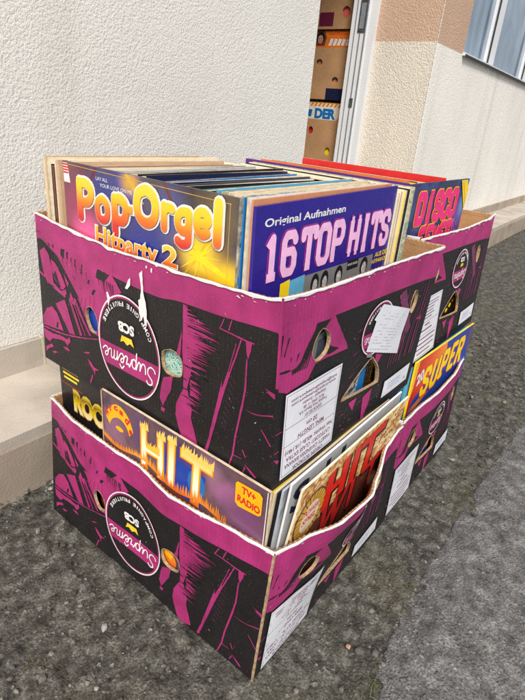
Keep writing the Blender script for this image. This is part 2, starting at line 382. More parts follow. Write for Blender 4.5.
M['tile'] = mat('stone_tile', lin(180, 171, 160), .75, .22, 7, .3, 260, .25)
M['tile_dark'] = mat('stone_tile_riser', lin(160, 147, 132), .8, .25, 6, .4, 200, .25)
M['grout'] = mat('grout', lin(190, 180, 160), .9)
M['white_metal'] = mat('white_lacquer', (.72, .73, .75), .35, .05, 8)
M['groove'] = mat('grey_seal', (.22, .23, .25), .5)
M['steel'] = mat('worn_steel', (.16, .16, .17), .4, .4, 40, metal=.6)
M['dark'] = mat('shop_interior', (.66, .61, .55), .9)
M['sill'] = mat('metal_sill', (.62, .63, .65), .35, .1)
M['rubber'] = mat('dark_gasket', (.03, .03, .03), .6)

def wl(t, n, z): p = TA*t+TN*n; return (p.x, p.y, z)
def wbox(mb, t0, t1, n0, n1, z0, z1, m):
    mb.add([wl(t0,n0,z0),wl(t1,n0,z0),wl(t1,n1,z0),wl(t0,n1,z0),wl(t0,n0,z1),wl(t1,n0,z1),wl(t1,n1,z1),wl(t0,n1,z1)],
           [(3,2,1,0),(4,5,6,7),(0,1,5,4),(1,2,6,5),(2,3,7,6),(3,0,4,7)], m)
WN, TD0, TD1, BAND = .806, 1.279, 2.357, 1.088    # wall plane, door opening, lower edge of the tan band
bo = wl(0, WN, 0)
house = empty('house', bo); tag(house, 'rendered house with white roughcast walls, tan upper band and an open doorway', 'house')
mb = MB()
wbox(mb, -6, TD0, WN, WN+.34, .196, BAND+.008, M['render_white']); wbox(mb, -6, TD0, WN, WN+.34, BAND+.008, 3.2, M['band_tan']); mb.build('wall', house, bo)
WX0, WX1, WZ0, WZ1 = 2.765, 6.4, 1.098, 2.3        # window opening in the right wall
mb = MB()
wbox(mb, TD1+.012, 14, WN, WN+.34, .19, BAND, M['render_grey'])
wbox(mb, TD1+.012, WX0, WN, WN+.34, BAND, 3.2, M['band_tan']); wbox(mb, WX1, 14, WN, WN+.34, BAND, 3.2, M['band_tan'])
wbox(mb, WX0, WX1, WN+.15, WN+.34, BAND, WZ0-.02, M['render_grey'])
wbox(mb, WX0, WX1, WN, WN+.34, WZ1, 3.2, M['band_tan'])
o = mb.build('wall', house, bo); o['label'] = 'pale stained wall beneath the window'
# reveal of the doorway with its chipped corner bead
mb = MB()
wbox(mb, TD1, TD1+.012, WN+.004, WN+.40, .19, BAND+.004, M['render_cream']); wbox(mb, TD1, TD1+.012, WN+.004, WN+.40, BAND+.004, 2.3, M['band_tan'])
mb.build('door_reveal', house, bo)
mb = MB(); z = .2; lo = []; hi = []; fr_ = []
while z < 2.2:
    w_ = max(.0004, .003*(noise.noise(Vector((z*55, 0, 0)))+.35)+.0025*noise.noise(Vector((z*170, 3, 0))))
    lo.append(wl(TD1-w_*.3, WN+w_, z)); hi.append(wl(TD1-w_*.5-.0006, WN-.0028, z)); fr_.append(wl(TD1+w_*1.3, WN-.0008, z)); z += .004
k = len(lo); mb.add(lo+hi+fr_, [(i, i+1, k+i+1, k+i) for i in range(k-1)]+[(k+i, k+i+1, 2*k+i+1, 2*k+i) for i in range(k-1)], M['liner']); mb.build('corner_bead', house, bo)
# lintel and the dim room behind
mb = MB(); wbox(mb, TD0, TD1, WN, WN+.34, 2.3, 3.2, M['band_tan']); mb.build('lintel', house, bo)
mb = MB()
wbox(mb, -1, 5, 3.6, 3.7, .1, 2.7, M['dark']); wbox(mb, -1, -.9, WN+.34, 3.6, .1, 2.7, M['dark']); wbox(mb, 4.9, 5, WN+.41, 3.6, .1, 2.7, M['dark'])
wbox(mb, -1, 5, WN+.35, 3.6, 2.7, 2.8, M['dark']); wbox(mb, -1, 5, WN+.35, 3.6, .1, .19, M['tile_dark'])
mb.build('room', house, bo)
mb = MB(); wbox(mb, -6.2, 14.2, WN-.25, 3.9, 3.2, 3.35, M['tile_dark']); mb.build('roof', house, bo)
# skirting tiles, step and landing
z0 = .128
def tiles(t, t1, top, key):
    while t < t1-.01:
        e = min(t+.6, t1); mb = MB(); wbox(mb, t+.001, e-.001, WN-.012, WN-.0005, z0, top, M[key]); mb.build('skirting_tile', house, bo); t = e
tiles(-3.993, .207, .1955, 'tile'); tiles(2.37, 9.57, .188, 'tile_dark')
mb = MB(); wbox(mb, -5, .2065, WN-.008, WN-.001, z0+.0005, .1945, M['grout']); mb.build('skirting_bed', house, bo)
mb = MB(); wbox(mb, 2.37, 14, WN-.008, WN-.001, z0+.0005, .187, M['grout']); mb.build('skirting_bed', house, bo)
mb = MB(); wbox(mb, .207, .2115, WN-.014, WN-.001, z0, .199, M['grout']); mb.build('tile_trim', house, bo)
step = empty('doorstep', wl(0, .57, 0)); tag(step, 'long beige tiled step along the foot of the house wall', 'step')
mb = MB()
edges = [-6, -1.2, -.6, .85, 2.05, 3.2, 4.4, 5.6, 14]
for a, b in zip(edges, edges[1:]):
    wbox(mb, a+.0015, b-.0015, .5725, .80, .104, z0, M['tile']); wbox(mb, a+.0015, b-.0015, .570, .583, -.04, .1035, M['tile_dark'])
wbox(mb, -6, 14, .584, .80, -.04, .1035, M['grout'])
mb.build('tread', step, wl(0, .57, 0))
mb = MB(); wbox(mb, .2125, 2.356, .60, .803, z0+.0005, .189, M['tile']); wbox(mb, .2125, 2.356, .596, .803, .1895, .1985, M['tile']); mb.build('landing', step, wl(0, .57, 0))
# door frame
mb = MB()
wbox(mb, 2.315, 2.3565, 1.165, 1.255, .2, 2.29, M['white_metal'])
wbox(mb, 2.322, 2.356, 1.127, 1.1645, .2, 2.29, M['white_metal'])
for n0, n1 in ((1.168, 1.176), (1.196, 1.203), (1.228, 1.233)): wbox(mb, 2.3125, 2.3145, n0, n1, .2, 2.29, M['groove'])
fr = mb.build('door_frame', house, bo)
mb = MB(); wbox(mb, 2.309, 2.3122, 1.172, 1.212, 1.127, 1.265, M['steel']); wbox(mb, 2.307, 2.3088, 1.180, 1.204, 1.14, 1.25, M['groove']); mb.build('strike_plate', fr, bo)
mb = MB(); wbox(mb, 2.309, 2.3122, 1.185, 1.205, .785, .825, M['steel']); mb.build('strike_plate', fr, bo)
# window
win = empty('window', bo); win.parent = house; win.location = (0, 0, 0)
mb = MB(); wbox(mb, WX0-.01, WX1+.02, WN-.016, WN+.14, 1.083, 1.0975, M['sill']); wbox(mb, WX0-.01, WX1+.02, WN-.018, WN-.0165, 1.076, 1.09, M['rubber']); mb.build('sill', win, bo)
mb = MB()
for t0, t1 in ((WX0, WX0+.02), (3.30, 3.44), (4.27, 4.41), (5.24, 5.38), (WX1-.05, WX1)): wbox(mb, t0, t1, WN+.02, WN+.08, WZ0, WZ1, M['white_metal'])
for t0, t1 in ((WX0+.0205, 3.2995), (3.4405, 4.2695), (4.4105, 5.2395), (5.3805, WX1-.0505)):
    wbox(mb, t0, t1, WN+.025, WN+.075, WZ0, WZ0+.012, M['white_metal']); wbox(mb, t0, t1, WN+.025, WN+.075, WZ1-.06, WZ1, M['white_metal'])
for t in (3.296, 4.266): wbox(mb, t-.006, t+.0035, WN+.012, WN+.0195, WZ0+.001, WZ1, M['rubber'])
mb.build('frame', win, bo)
gm = bpy.data.materials.new('window_glass'); gm.use_nodes = True; b = gm.node_tree.nodes['Principled BSDF']
b.inputs['Base Color'].default_value = (.10, .16, .24, 1); b.inputs['Roughness'].default_value = .07; b.inputs['Specular IOR Level'].default_value = .9; b.inputs['Coat Weight'].default_value = .5
g = gm.node_tree; nn = g.nodes.new('ShaderNodeTexNoise'); nn.inputs['Scale'].default_value = 2.0; nn.inputs['Distortion'].default_value = 1.5; nn.inputs['Detail'].default_value = 5; tcc = g.nodes.new('ShaderNodeTexCoord'); mpp = g.nodes.new('ShaderNodeMapping'); mpp.inputs['Rotation'].default_value = (0, .7, 0); mpp.inputs['Scale'].default_value = (2.2, 1, 1.1)
g.links.new(tcc.outputs['Object'], mpp.inputs[0]); g.links.new(mpp.outputs[0], nn.inputs[0]); crr = g.nodes.new('ShaderNodeValToRGB'); crr.color_ramp.elements[0].position = .35; crr.color_ramp.elements[1].position = .7
crr.color_ramp.elements[0].color = (.10, .16, .24, 1); crr.color_ramp.elements[1].color = (.27, .37, .48, 1); g.links.new(nn.outputs['Fac'], crr.inputs[0]); g.links.new(crr.outputs[0], b.inputs['Base Color'])  # slanting streaks of reflected sky, painted into the glass colour
mb = MB(); wbox(mb, WX0+.02, WX1-.04, WN+.045, WN+.053, WZ0+.01, WZ1-.03, gm); mb.build('pane', win, bo)

# ground: broken old asphalt, one sheet with finer mesh near the camera
def axis(lo, hi, f0, f1, d):
    a = [f0]
    while a[-1] < f1: a.append(a[-1]+d)
    s = d
    while a[-1] < hi: s *= 1.12; a.append(a[-1]+s)
    s = d; b = [f0]
    while b[-1] > lo: s *= 1.12; b.append(b[-1]-s)
    return b[:0:-1]+a
def fbm(x, y, sc, oc=4, seed=0):
    return noise.fractal(Vector((x*sc, y*sc, seed)), 1.0, 2.0, oc)
EDGE = [(-60, -12), (-3, -.55), (-.3, -.21), (.102, -.129), (.20, -.108), (.303, -.10), (.45, -.096), (.592, -.09), (.926, -.085), (1.5, -.06), (4, .10), (9, .45), (80, 5)]
def edge_y(x):
    for (a, b), (c, d) in zip(EDGE, EDGE[1:]):
        if x <= c: return b+(d-b)*(x-a)/(c-a)
    return EDGE[-1][1]
GX = axis(-60, 80, -.75, 1.5, .0075); GY = axis(-60, 30, -.55, .62, .0075)
gv = []
for y in GY:
    for x in GX:
        r = min(1, max(0, (x+.7)/.5))
        z = .006*fbm(x, y, 9, 4) + .0045*fbm(x, y, 42, 4, 5)
        lump = max(0, noise.noise(Vector((x*38, y*38, 2)))-.1); z += (.013*lump+.006*max(0, noise.noise(Vector((x*85, y*85, 7)))))*(1 if y > edge_y(x) else .1)
        if y > .50 and x < 5: z -= .004
        far = max(abs(x), abs(y))
        gv.append((x, y, z-.006 if far < 8 else -.006))
nx = len(GX)
gf = [(j*nx+i, j*nx+i+1, (j+1)*nx+i+1, (j+1)*nx+i) for j in range(len(GY)-1) for i in range(nx-1)]
def ground_mat(name, cols, sc, rough, speck, bump, moss=0.):
    m = bpy.data.materials.new(name); m.use_nodes = True
    n = m.node_tree.nodes; lk = m.node_tree.links; b = n['Principled BSDF']; b.inputs['Roughness'].default_value = rough; b.inputs['Specular IOR Level'].default_value = .35
    tc = n.new('ShaderNodeTexCoord')
    a = n.new('ShaderNodeTexNoise'); a.inputs['Scale'].default_value = sc; a.inputs['Detail'].default_value = 9; a.inputs['Roughness'].default_value = .68; lk.new(tc.outputs['Object'], a.inputs['Vector'])
    cr = n.new('ShaderNodeValToRGB'); e = cr.color_ramp.elements
    e[0].position = .32; e[0].color = (*cols[0], 1); e[1].position = .72; e[1].color = (*cols[2], 1); k = e.new(.5); k.color = (*cols[1], 1); lk.new(a.outputs['Fac'], cr.inputs[0])
    dn = n.new('ShaderNodeTexNoise'); dn.inputs['Scale'].default_value = 90; dn.inputs['Detail'].default_value = 3; lk.new(tc.outputs['Object'], dn.inputs['Vector'])
    dv = n.new('ShaderNodeVectorMath'); dv.operation = 'MULTIPLY_ADD'; dv.inputs[1].default_value = (.012, .012, .012); lk.new(dn.outputs['Color'], dv.inputs[0]); lk.new(tc.outputs['Object'], dv.inputs[2])
    v = n.new('ShaderNodeTexVoronoi'); v.inputs['Scale'].default_value = 105; v.inputs['Randomness'].default_value = 1; lk.new(dv.outputs[0], v.inputs['Vector'])
    sv = n.new('ShaderNodeSeparateColor'); lk.new(v.outputs['Color'], sv.inputs[0])
    g1 = n.new('ShaderNodeMapRange'); g1.inputs[1].default_value = 1-speck; g1.inputs[2].default_value = 1; lk.new(sv.outputs[0], g1.inputs[0])
    l1 = n.new('ShaderNodeMapRange'); l1.inputs[1].default_value = .42; l1.inputs[2].default_value = .30; lk.new(v.outputs['Distance'], l1.inputs[0])
    mu = n.new('ShaderNodeMath'); mu.operation = 'MULTIPLY'; lk.new(g1.outputs[0], mu.inputs[0]); lk.new(l1.outputs[0], mu.inputs[1])
    m2 = n.new('ShaderNodeMath'); m2.operation = 'MULTIPLY'; m2.inputs[1].default_value = .55; lk.new(mu.outputs[0], m2.inputs[0])
    mx = n.new('ShaderNodeMix'); mx.data_type = 'RGBA'; mx.inputs[7].default_value = (.30, .29, .27, 1); lk.new(m2.outputs[0], mx.inputs[0]); lk.new(cr.outputs[0], mx.inputs[6]); last = mx.outputs[2]
    if moss:
        q = n.new('ShaderNodeTexNoise'); q.inputs['Scale'].default_value = 5; q.inputs['Detail'].default_value = 6; lk.new(tc.outputs['Object'], q.inputs['Vector'])
        qr = n.new('ShaderNodeMapRange'); qr.inputs[1].default_value = .52; qr.inputs[2].default_value = .7; qr.inputs[3].default_value = 0; qr.inputs[4].default_value = moss; lk.new(q.outputs['Fac'], qr.inputs[0])
        mm = n.new('ShaderNodeMix'); mm.data_type = 'RGBA'; mm.inputs[7].default_value = (.12, .11, .06, 1); lk.new(qr.outputs[0], mm.inputs[0]); lk.new(last, mm.inputs[6]); last = mm.outputs[2]
    gn = n.new('ShaderNodeTexNoise'); gn.inputs['Scale'].default_value = 310; gn.inputs['Detail'].default_value = 3; gn.inputs['Roughness'].default_value = .7; lk.new(tc.outputs['Object'], gn.inputs['Vector'])
    gr = n.new('ShaderNodeMapRange'); gr.inputs[1].default_value = .32; gr.inputs[2].default_value = .68; gr.inputs[3].default_value = .45; gr.inputs[4].default_value = 1.6; lk.new(gn.outputs['Fac'], gr.inputs[0])
    gs = n.new('ShaderNodeVectorMath'); gs.operation = 'SCALE'; lk.new(last, gs.inputs[0]); lk.new(gr.outputs[0], gs.inputs['Scale']); last = gs.outputs[0]
    lk.new(last, b.inputs['Base Color'])
    s = n.new('ShaderNodeTexNoise'); s.inputs['Scale'].default_value = 240; s.inputs['Detail'].default_value = 5; lk.new(tc.outputs['Object'], s.inputs['Vector'])
    mz = n.new('ShaderNodeMath'); mz.operation = 'MULTIPLY_ADD'; mz.inputs[1].default_value = .5; lk.new(mu.outputs[0], mz.inputs[0]); lk.new(s.outputs['Fac'], mz.inputs[2])
    bp = n.new('ShaderNodeBump'); bp.inputs['Strength'].default_value = bump; bp.inputs['Distance'].default_value = .004; lk.new(mz.outputs[0], bp.inputs['Height']); lk.new(bp.outputs[0], b.inputs['Normal'])
    return m
M['asphalt'] = ground_mat('broken_asphalt', ((.016, .0155, .013), (.072, .069, .059), (.20, .193, .168)), 46, .75, .35, 1.0, .3)
M['road'] = ground_mat('worn_road', ((.06, .06, .061), (.135, .135, .135), (.28, .28, .278)), 36, .72, .4, .9)
mb = MB(); mb.add(gv, gf, M['asphalt'], smooth=True); tag(mb.build('ground'), kind='structure')
# the smoother road surface nearer the camera, its broken edge a few millimetres proud
RX = axis(-50, 70, -.45, 1.3, .009); RN = 46
rv = []
for x in RX:
    e = edge_y(x)+.005*fbm(x, 0, 14, 4, 9)+.003*noise.noise(Vector((x*120, 0, 1)))
    for j in range(RN):
        y = e-(0 if j == 0 else .004*(1.22**(j-1)-1)/.22+.002)
        z = .0035 if j else -.012
        if j: z += .0025*fbm(x, y, 16, 4, 3)*min(1, 8/(1+abs(x)+abs(y))) + .0012*fbm(x, y, 70, 2, 4)
        k = min(1, max(0, (e-y+.012*noise.noise(Vector((x*45, y*45, 4))))/.05)); rv.append((x, y, z*k-.006*(1-k)+.0014*k if j else -.012))
rf = [(i*RN+j, i*RN+j+1, (i+1)*RN+j+1, (i+1)*RN+j) for i in range(len(RX)-1) for j in range(RN-1)]
mb = MB(); mb.add(rv, rf, M['road'], smooth=True); tag(mb.build('road'), kind='structure')

# ------------------------------------------------------------------ printed artwork of the cartons, millimetres from the near lower corner of a side
LONG = {
 'A': [(486.9,199.8),(465.8,201.3),(425.7,185.4),(391,157.3),(367.6,149.8),(345.9,153),(379.6,150.1),(380,146.5),(371.1,135.2),(362.8,117.9),(354.2,105.3),(347.6,92.1),(334.2,90.5),(322.1,91),(310.5,123.5),(268.7,169.4),(265.2,172.4),(284.3,189.5),(283.2,205.8),(487.3,211.3)],
 'comb1': [(413.5,198.2),(402.9,199.4),(406.7,184.1),(414.7,187.8)],
 'comb2': [(399.2,195.8),(394,198.1),(396.2,184.9),(398.9,187)],
 'comb3': [(437,199.9),(433.5,199.9),(433.3,193.9),(436.7,194.7)],
 'comb4': [(450.3,199.3),(446.7,199.9),(442,194.9),(446.3,195.6)],
 'comb5': [(376.9,190.9),(374.5,191.5),(376.6,178.9),(378.8,180.6)],
 'comb6': [(360,187.3),(357.6,187.9),(359.4,173.2),(362.1,173.6)],
 'comb7': [(387.4,190.7),(385.4,191.2),(386.1,184.4),(388.1,184.6)],
 'comb8': [(344.4,169.3),(340.2,170),(343.1,163.1),(346.1,163.2)],
 'blockA': [(319.6,190.7),(291.2,189.4),(304.5,176.5),(324.3,177.8)],
 'bar1': [(321.6,175.3),(315.5,174.3),(321.5,159.1),(329.5,152.5)],
 'bar2': [(313.8,172.6),(305.9,172.5),(315.6,159.6),(313.8,150.9),(322,153.5)],
 'bar3': [(307,168.4),(302.8,167.4),(309.9,154.7),(305.5,151.1),(311.5,147.6),(314.9,151.1)],
 'bar4': [(332.2,158.3),(325.4,159),(333,149.2),(337.3,151.4)],
 'B1': [(475.4,181.2),(460.4,191),(448.2,180.3),(442,158.4),(440.4,135.2),(458.3,135.3),(467.9,149.7)],
 'B2': [(444.2,176.6),(431.5,172.6),(418,159.7),(405.8,143.1),(412,136.7),(422.9,135),(436.6,148),(443.2,162.8)],
 'B2k': [(433,160.7),(420.4,138),(424.6,135.8),(438.2,153.5)],
 'B3': [(409.2,161.9),(396.7,150.1),(400.8,143.3),(406.2,151.1)],
 'B4': [(484,150.6),(452.7,143.9),(406.7,127.6),(410.4,124.7),(457.7,140.3),(483.6,147.1)],
 'B5': [(445.1,132.7),(413.3,125),(404.1,131.8),(405.5,138.5),(421.1,131.9),(429.3,135.7)],
 'B6': [(393,138.4),(385.8,128.7),(374.1,125.1),(382.8,118.8),(398,122.9)],
 'C': [(479.3,75.9),(464.3,93),(449,99.9),(434.3,91.8),(427,79.1),(419.5,67.7),(453.2,62.8),(478.8,61)],
 'Ck': [(437.2,77.9),(432.9,77.3),(435.7,67.6),(441.1,67.1)],
 'D': [(438.3,107.4),(410.8,121),(403.7,108.2),(386.7,71.6),(402.3,69),(417.6,85.7)],
 'E1': [(399.4,125.6),(395,127.3),(366.5,78.2),(372.8,75.4)],
 'E2': [(385.7,130.4),(381.4,132.3),(372.6,119.7),(343.1,85.2),(347.2,83.1),(376,114)],
 'E3': [(391.7,127.8),(389.5,128.9),(357.5,81.2),(360,79.6)],
 'E4': [(374,133.7),(370.8,134.1),(356.4,110.5),(362.8,117.9)],
 'curve': [(480.5,58.7),(462.7,59.8),(440,61.1),(409.1,65.3),(375.1,73),(346.7,79.9),(322.4,87.3),(322.6,85.4),(346.9,78),(375.3,70.7),(409.3,63.2),(440.3,58.5),(463,56.9),(480.8,55.7)],
 'F': [(479.6,53.7),(454.3,53.2),(427.2,56.8),(409.9,56.9),(403,63),(400.8,55.5),(410.3,45.4),(418.4,50.1),(437,48),(455.5,43.2),(463.2,35.4),(476.7,38.9)],
 'F2': [(476.2,23.1),(456.5,33.7),(452.4,29.8),(467,22.2),(476.4,13.6)],
 'd1': [(459.1,19),(448.6,23.7),(438.6,24.8),(449.1,18.8)],
 'd2': [(423.9,39),(411.4,42.7),(403.3,38.9),(412,37.1)],
 'd3': [(367.2,49),(356.7,54.6),(347.9,56.7),(357.1,51.1)],
 'X1': [(355.7,43.6),(348.1,40.9),(340.8,34.8),(328.1,34.3),(338.5,29.9),(339.2,21.1),(343.2,28.9),(351.4,34.7)],
 'X2': [(347.1,19.9),(343.9,20.3),(351.3,2.9),(354.1,3.1)],
 'tear1': [(224.8,208.7),(218.4,213.7),(218.1,186.5),(214.1,173.7),(212.6,157.9),(213.9,141),(217.9,141.8),(219.5,153.7),(223.9,146.1),(227.9,155.3),(228.7,172.5),(224.5,175.7),(221.9,191.4)],
 'tear2': [(248.1,194.4),(243.5,198),(244.7,187.2),(250.8,181.1),(255.4,181.3)],
 'tear3': [(211.2,221.6),(208.5,221.9),(209.2,218.3),(211.6,218.9)],
 'tear4': [(201.8,220.7),(198.8,220.9),(199.6,215),(201.9,216)],
 'tear5': [(298.4,164.3),(294.8,165.7),(290.1,158.1),(294.6,144.9),(296.5,156.2)],
 'tear6': [(381.4,132.3),(379.3,132.9),(379,132.5),(381.5,131.3)],
 'crown': [(266.3,110.8),(248.4,106.8),(246.2,99.9),(269.7,100)],
 'holeL': [(348.3,127.3),(338.5,129.7),(328.5,122.4),(323.3,109.2),(328.2,95.3),(341.6,93.5),(350.4,104.1),(353.2,116.1)],
 'holeR': [(184.4,116.2),(169.4,123.9),(156.6,122),(148.9,113.3),(150.6,94.9),(163.6,89),(178.4,88.8),(186.5,99.1)],
 'G': [(146.1,191.1),(138.2,190.6),(138.8,167.7),(135.7,147.3),(133.1,129.1),(128.9,132.2),(133.4,102.9),(139.7,81.2),(136.6,70.3),(130.4,55.8),(132,42.5),(119.3,6.8),(141.7,-4),(149.9,5.4),(158,22.7),(161.8,34),(159.9,52.8),(146.7,77.8),(147.4,102.1),(148.7,129.5)],
 'G2': [(185.4,78.6),(166.2,87.9),(170.5,65.9),(187.5,35.1),(193.1,44.9),(190.2,62.8)],
 'G2b': [(190,33.2),(182.1,32.8),(185,26.2),(191.2,27.4)],
 'G3': [(163,118),(156.3,132),(148.6,158.6),(152.3,122)],
 'H': [(53.5,177.6),(51.5,177.3),(66.8,131.4),(70.4,120.7),(89.7,54),(100.4,18.6),(98.3,37.5),(79.9,116.9),(80.9,103.2),(69.2,139.1),(60.4,170.7),(59.1,170.5),(70,132.2),(68.9,132.2)],
 'H0': [(74.3,113.2),(88.3,55.4),(102.3,4.2),(106.9,4.4),(96.8,39),(82.3,105.3)],
 'I1': [(86.4,181.2),(71,180.6),(44.5,179.8),(33,179.9),(33.9,178.4),(45.1,177.6),(71.5,178.9),(86.3,179.6)],
 'I2': [(79.8,193.5),(78.2,193.6),(83.7,181.7),(85.6,181.1)],
 'I3': [(68.4,194.8),(66.4,195.2),(70.6,182),(72.6,181.7)],
 'J': [(45.6,178.4),(36.7,180.2),(37.8,169.8),(41.7,158.1),(44.2,165.3)],
 'K': [(43.9,158.3),(42.4,157.8),(42.3,119.7),(42.8,119.1),(45.7,97.9),(54.3,54.2),(57.6,25.4),(65.8,-1.5),(67.2,-1.2),(60.4,24),(57,52.8),(49,96.4),(45.3,118.1)],
 'l1': [(43.5,95.7),(32.7,94.9),(21.4,97),(2.5,105),(2.4,103.3),(21.4,95.9),(32.6,93.8)],
 'l2': [(18.4,79.5),(17.2,80.1),(2.6,64.9),(4,63.3)],
 'l3': [(44.9,38.3),(43.3,39.1),(38.1,30.8),(39.7,29.5)],
 'l4': [(40.1,20.3),(28.5,14.9),(21.1,10.2),(23.6,8.3),(31,12.2)],
 'l5': [(2.3,78.4),(-9.1,92.6),(-9.4,91),(1.7,76.9)],
 'l6': [(3.1,50.8),(-5.7,64.9),(-5.9,62.7),(2.5,49.5)],
 'l7': [(57.6,24.9),(45.2,25.8),(44.9,24.9),(57.5,23.4)],
 'l8': [(39.7,17.5),(38.4,14.4),(42.4,5.8),(43.5,5.7)],
 'corner2': [(-2.8,202.1),(-2,184.5),(-1.7,159),(-0.3,138),(-1,138),(-9.2,135.4),(-12.9,145.2),(-5.6,180.1)],
 'shard': [(16.4,133.7),(1.3,131.8),(-0.1,134.5),(-12.4,124.3),(-11.5,111.6),(0.4,124.9),(13.7,130),(10.2,131.1)]}
SHORT = {
 'K': [(3.4,209.6),(4.5,199.1),(2.9,176.7),(-0.2,156),(0.4,135.2),(17.5,126.4),(24.4,127.6),(56.6,129.4),(69.4,145.1),(87,145.3),(140.1,142.6),(136,150.8),(100.6,195.1),(98.3,205.3)],
 'wedge': [(63.1,196.8),(91.5,195.5),(80.3,186),(68.7,182.5),(64.5,172.3),(54,164),(47.3,154.2),(38.1,157.2),(49.3,175),(61.3,190.2)],
 'slash': [(1.7,157.5),(10.1,156.9),(27.4,153.1),(11.9,153.1),(2.5,155)],
 'sl2': [(13.8,194.6),(15.5,193.2),(8.4,173.1),(6.7,174.6)],
 'sl3': [(31.7,169.2),(35.7,170.7),(30.1,160.3)],
 'sl4': [(19.4,169.5),(21.7,168.4),(19.7,162)],
 'sl5': [(93.4,161.5),(118.3,149.8),(94.5,149),(88.7,152.9)],
 'bot1': [(56.6,129.4),(69.8,142.9),(73.1,142.2),(63.5,128.9)],
 'holeA': [(70.7,184.8),(78.7,186.4),(89.8,178.5),(94.5,167.2),(90.7,154.3),(75.8,148),(65.2,151.5),(59.7,162.1),(62.6,174.8)],
 'holeB': [(206.4,104.9),(222.9,97),(238.3,81.9),(246.1,61.2),(236.6,55.6),(193.5,59.3),(155.1,62.3),(152.3,69.5),(170.7,76.7),(184.7,86),(196.3,96.3)],
 'holeC': [(331.2,183),(347.5,166.9),(335.5,150.3),(320.3,145.9),(309.6,159.5),(315.6,173.8)],
 'stalk1': [(210.2,43.8),(234.5,51.2),(234.9,28.6),(224.9,3.2),(218,2.2)],
 'stalk2': [(168,50.9),(191.8,51.2),(184.5,32.6)],
 'stalk3': [(222.8,109.3),(244,103),(233.7,89.7),(225,97.6)],
 'thin1': [(314,145.6),(317.7,144.7),(306.1,92.2),(301.6,93.6)],
 'thin2': [(307.3,116.8),(306.2,140),(308.9,138.8),(313.3,94.2)],
 'mag3': [(344.6,130.2),(359.1,134.5),(364.6,125.2)],
 'thinA': [(-3.4,80.8),(13.7,79.7),(13.8,78.4),(-2.4,78.9)],
 'thinB': [(-4.8,54.4),(9.5,55.5),(10.2,53.6),(-3.5,52.6)],
 'thinC': [(1.1,45.8),(11.8,41.1),(9.4,35.8)]}
mm = lambda p: [(a/1000, h/1000) for a, h in p]

# ------------------------------------------------------------------ the cartons
def lerp(a, b, t): return tuple(x+(y-x)*t for x, y in zip(a, b))
def interp(tab, x):
    if x <= tab[0][0]: return tab[0][1]
    for (a, b), (c, d) in zip(tab, tab[1:]):
        if x <= c:
            t = (x-a)/(c-a); t = t*t*(3-2*t)*.5+t*.5
            return b+(d-b)*t
    return tab[-1][1]
class Side:
    """one side of a carton: four corners in the world, a bulge of its rim and a rim height"""
    def __init__(s, n0, f0, n1, f1, flip=1, bulge=((0, 0), (1, 0)), rim=((0, .239), (1, .239)), H=.239):
        s.c = (n0, f0, n1, f1); s.bulge, s.rim, s.H = bulge, rim, H; s.W = math.dist(n0, f0)
        dx, dy = f0[0]-n0[0], f0[1]-n0[1]; L = math.hypot(dx, dy); s.nx, s.ny = dy/L*flip, -dx/L*flip; s.flip = flip
    def P(s, a, h, off=0.):
        u = a/s.W; t = h/s.H; n0, f0, n1, f1 = s.c
        b = lerp(lerp(n0, f0, u), lerp(n1, f1, u), t)
        d = interp(s.bulge, u)*max(t, 0)**1.5 + .0012*math.sin(u*9+t*4)*math.sin(math.pi*min(max(u, 0), 1)) + off
        return (b[0]+s.nx*d, b[1]+s.ny*d, b[2])
    def top(s, a): return interp(s.rim, a/s.W)
THICK = .0035
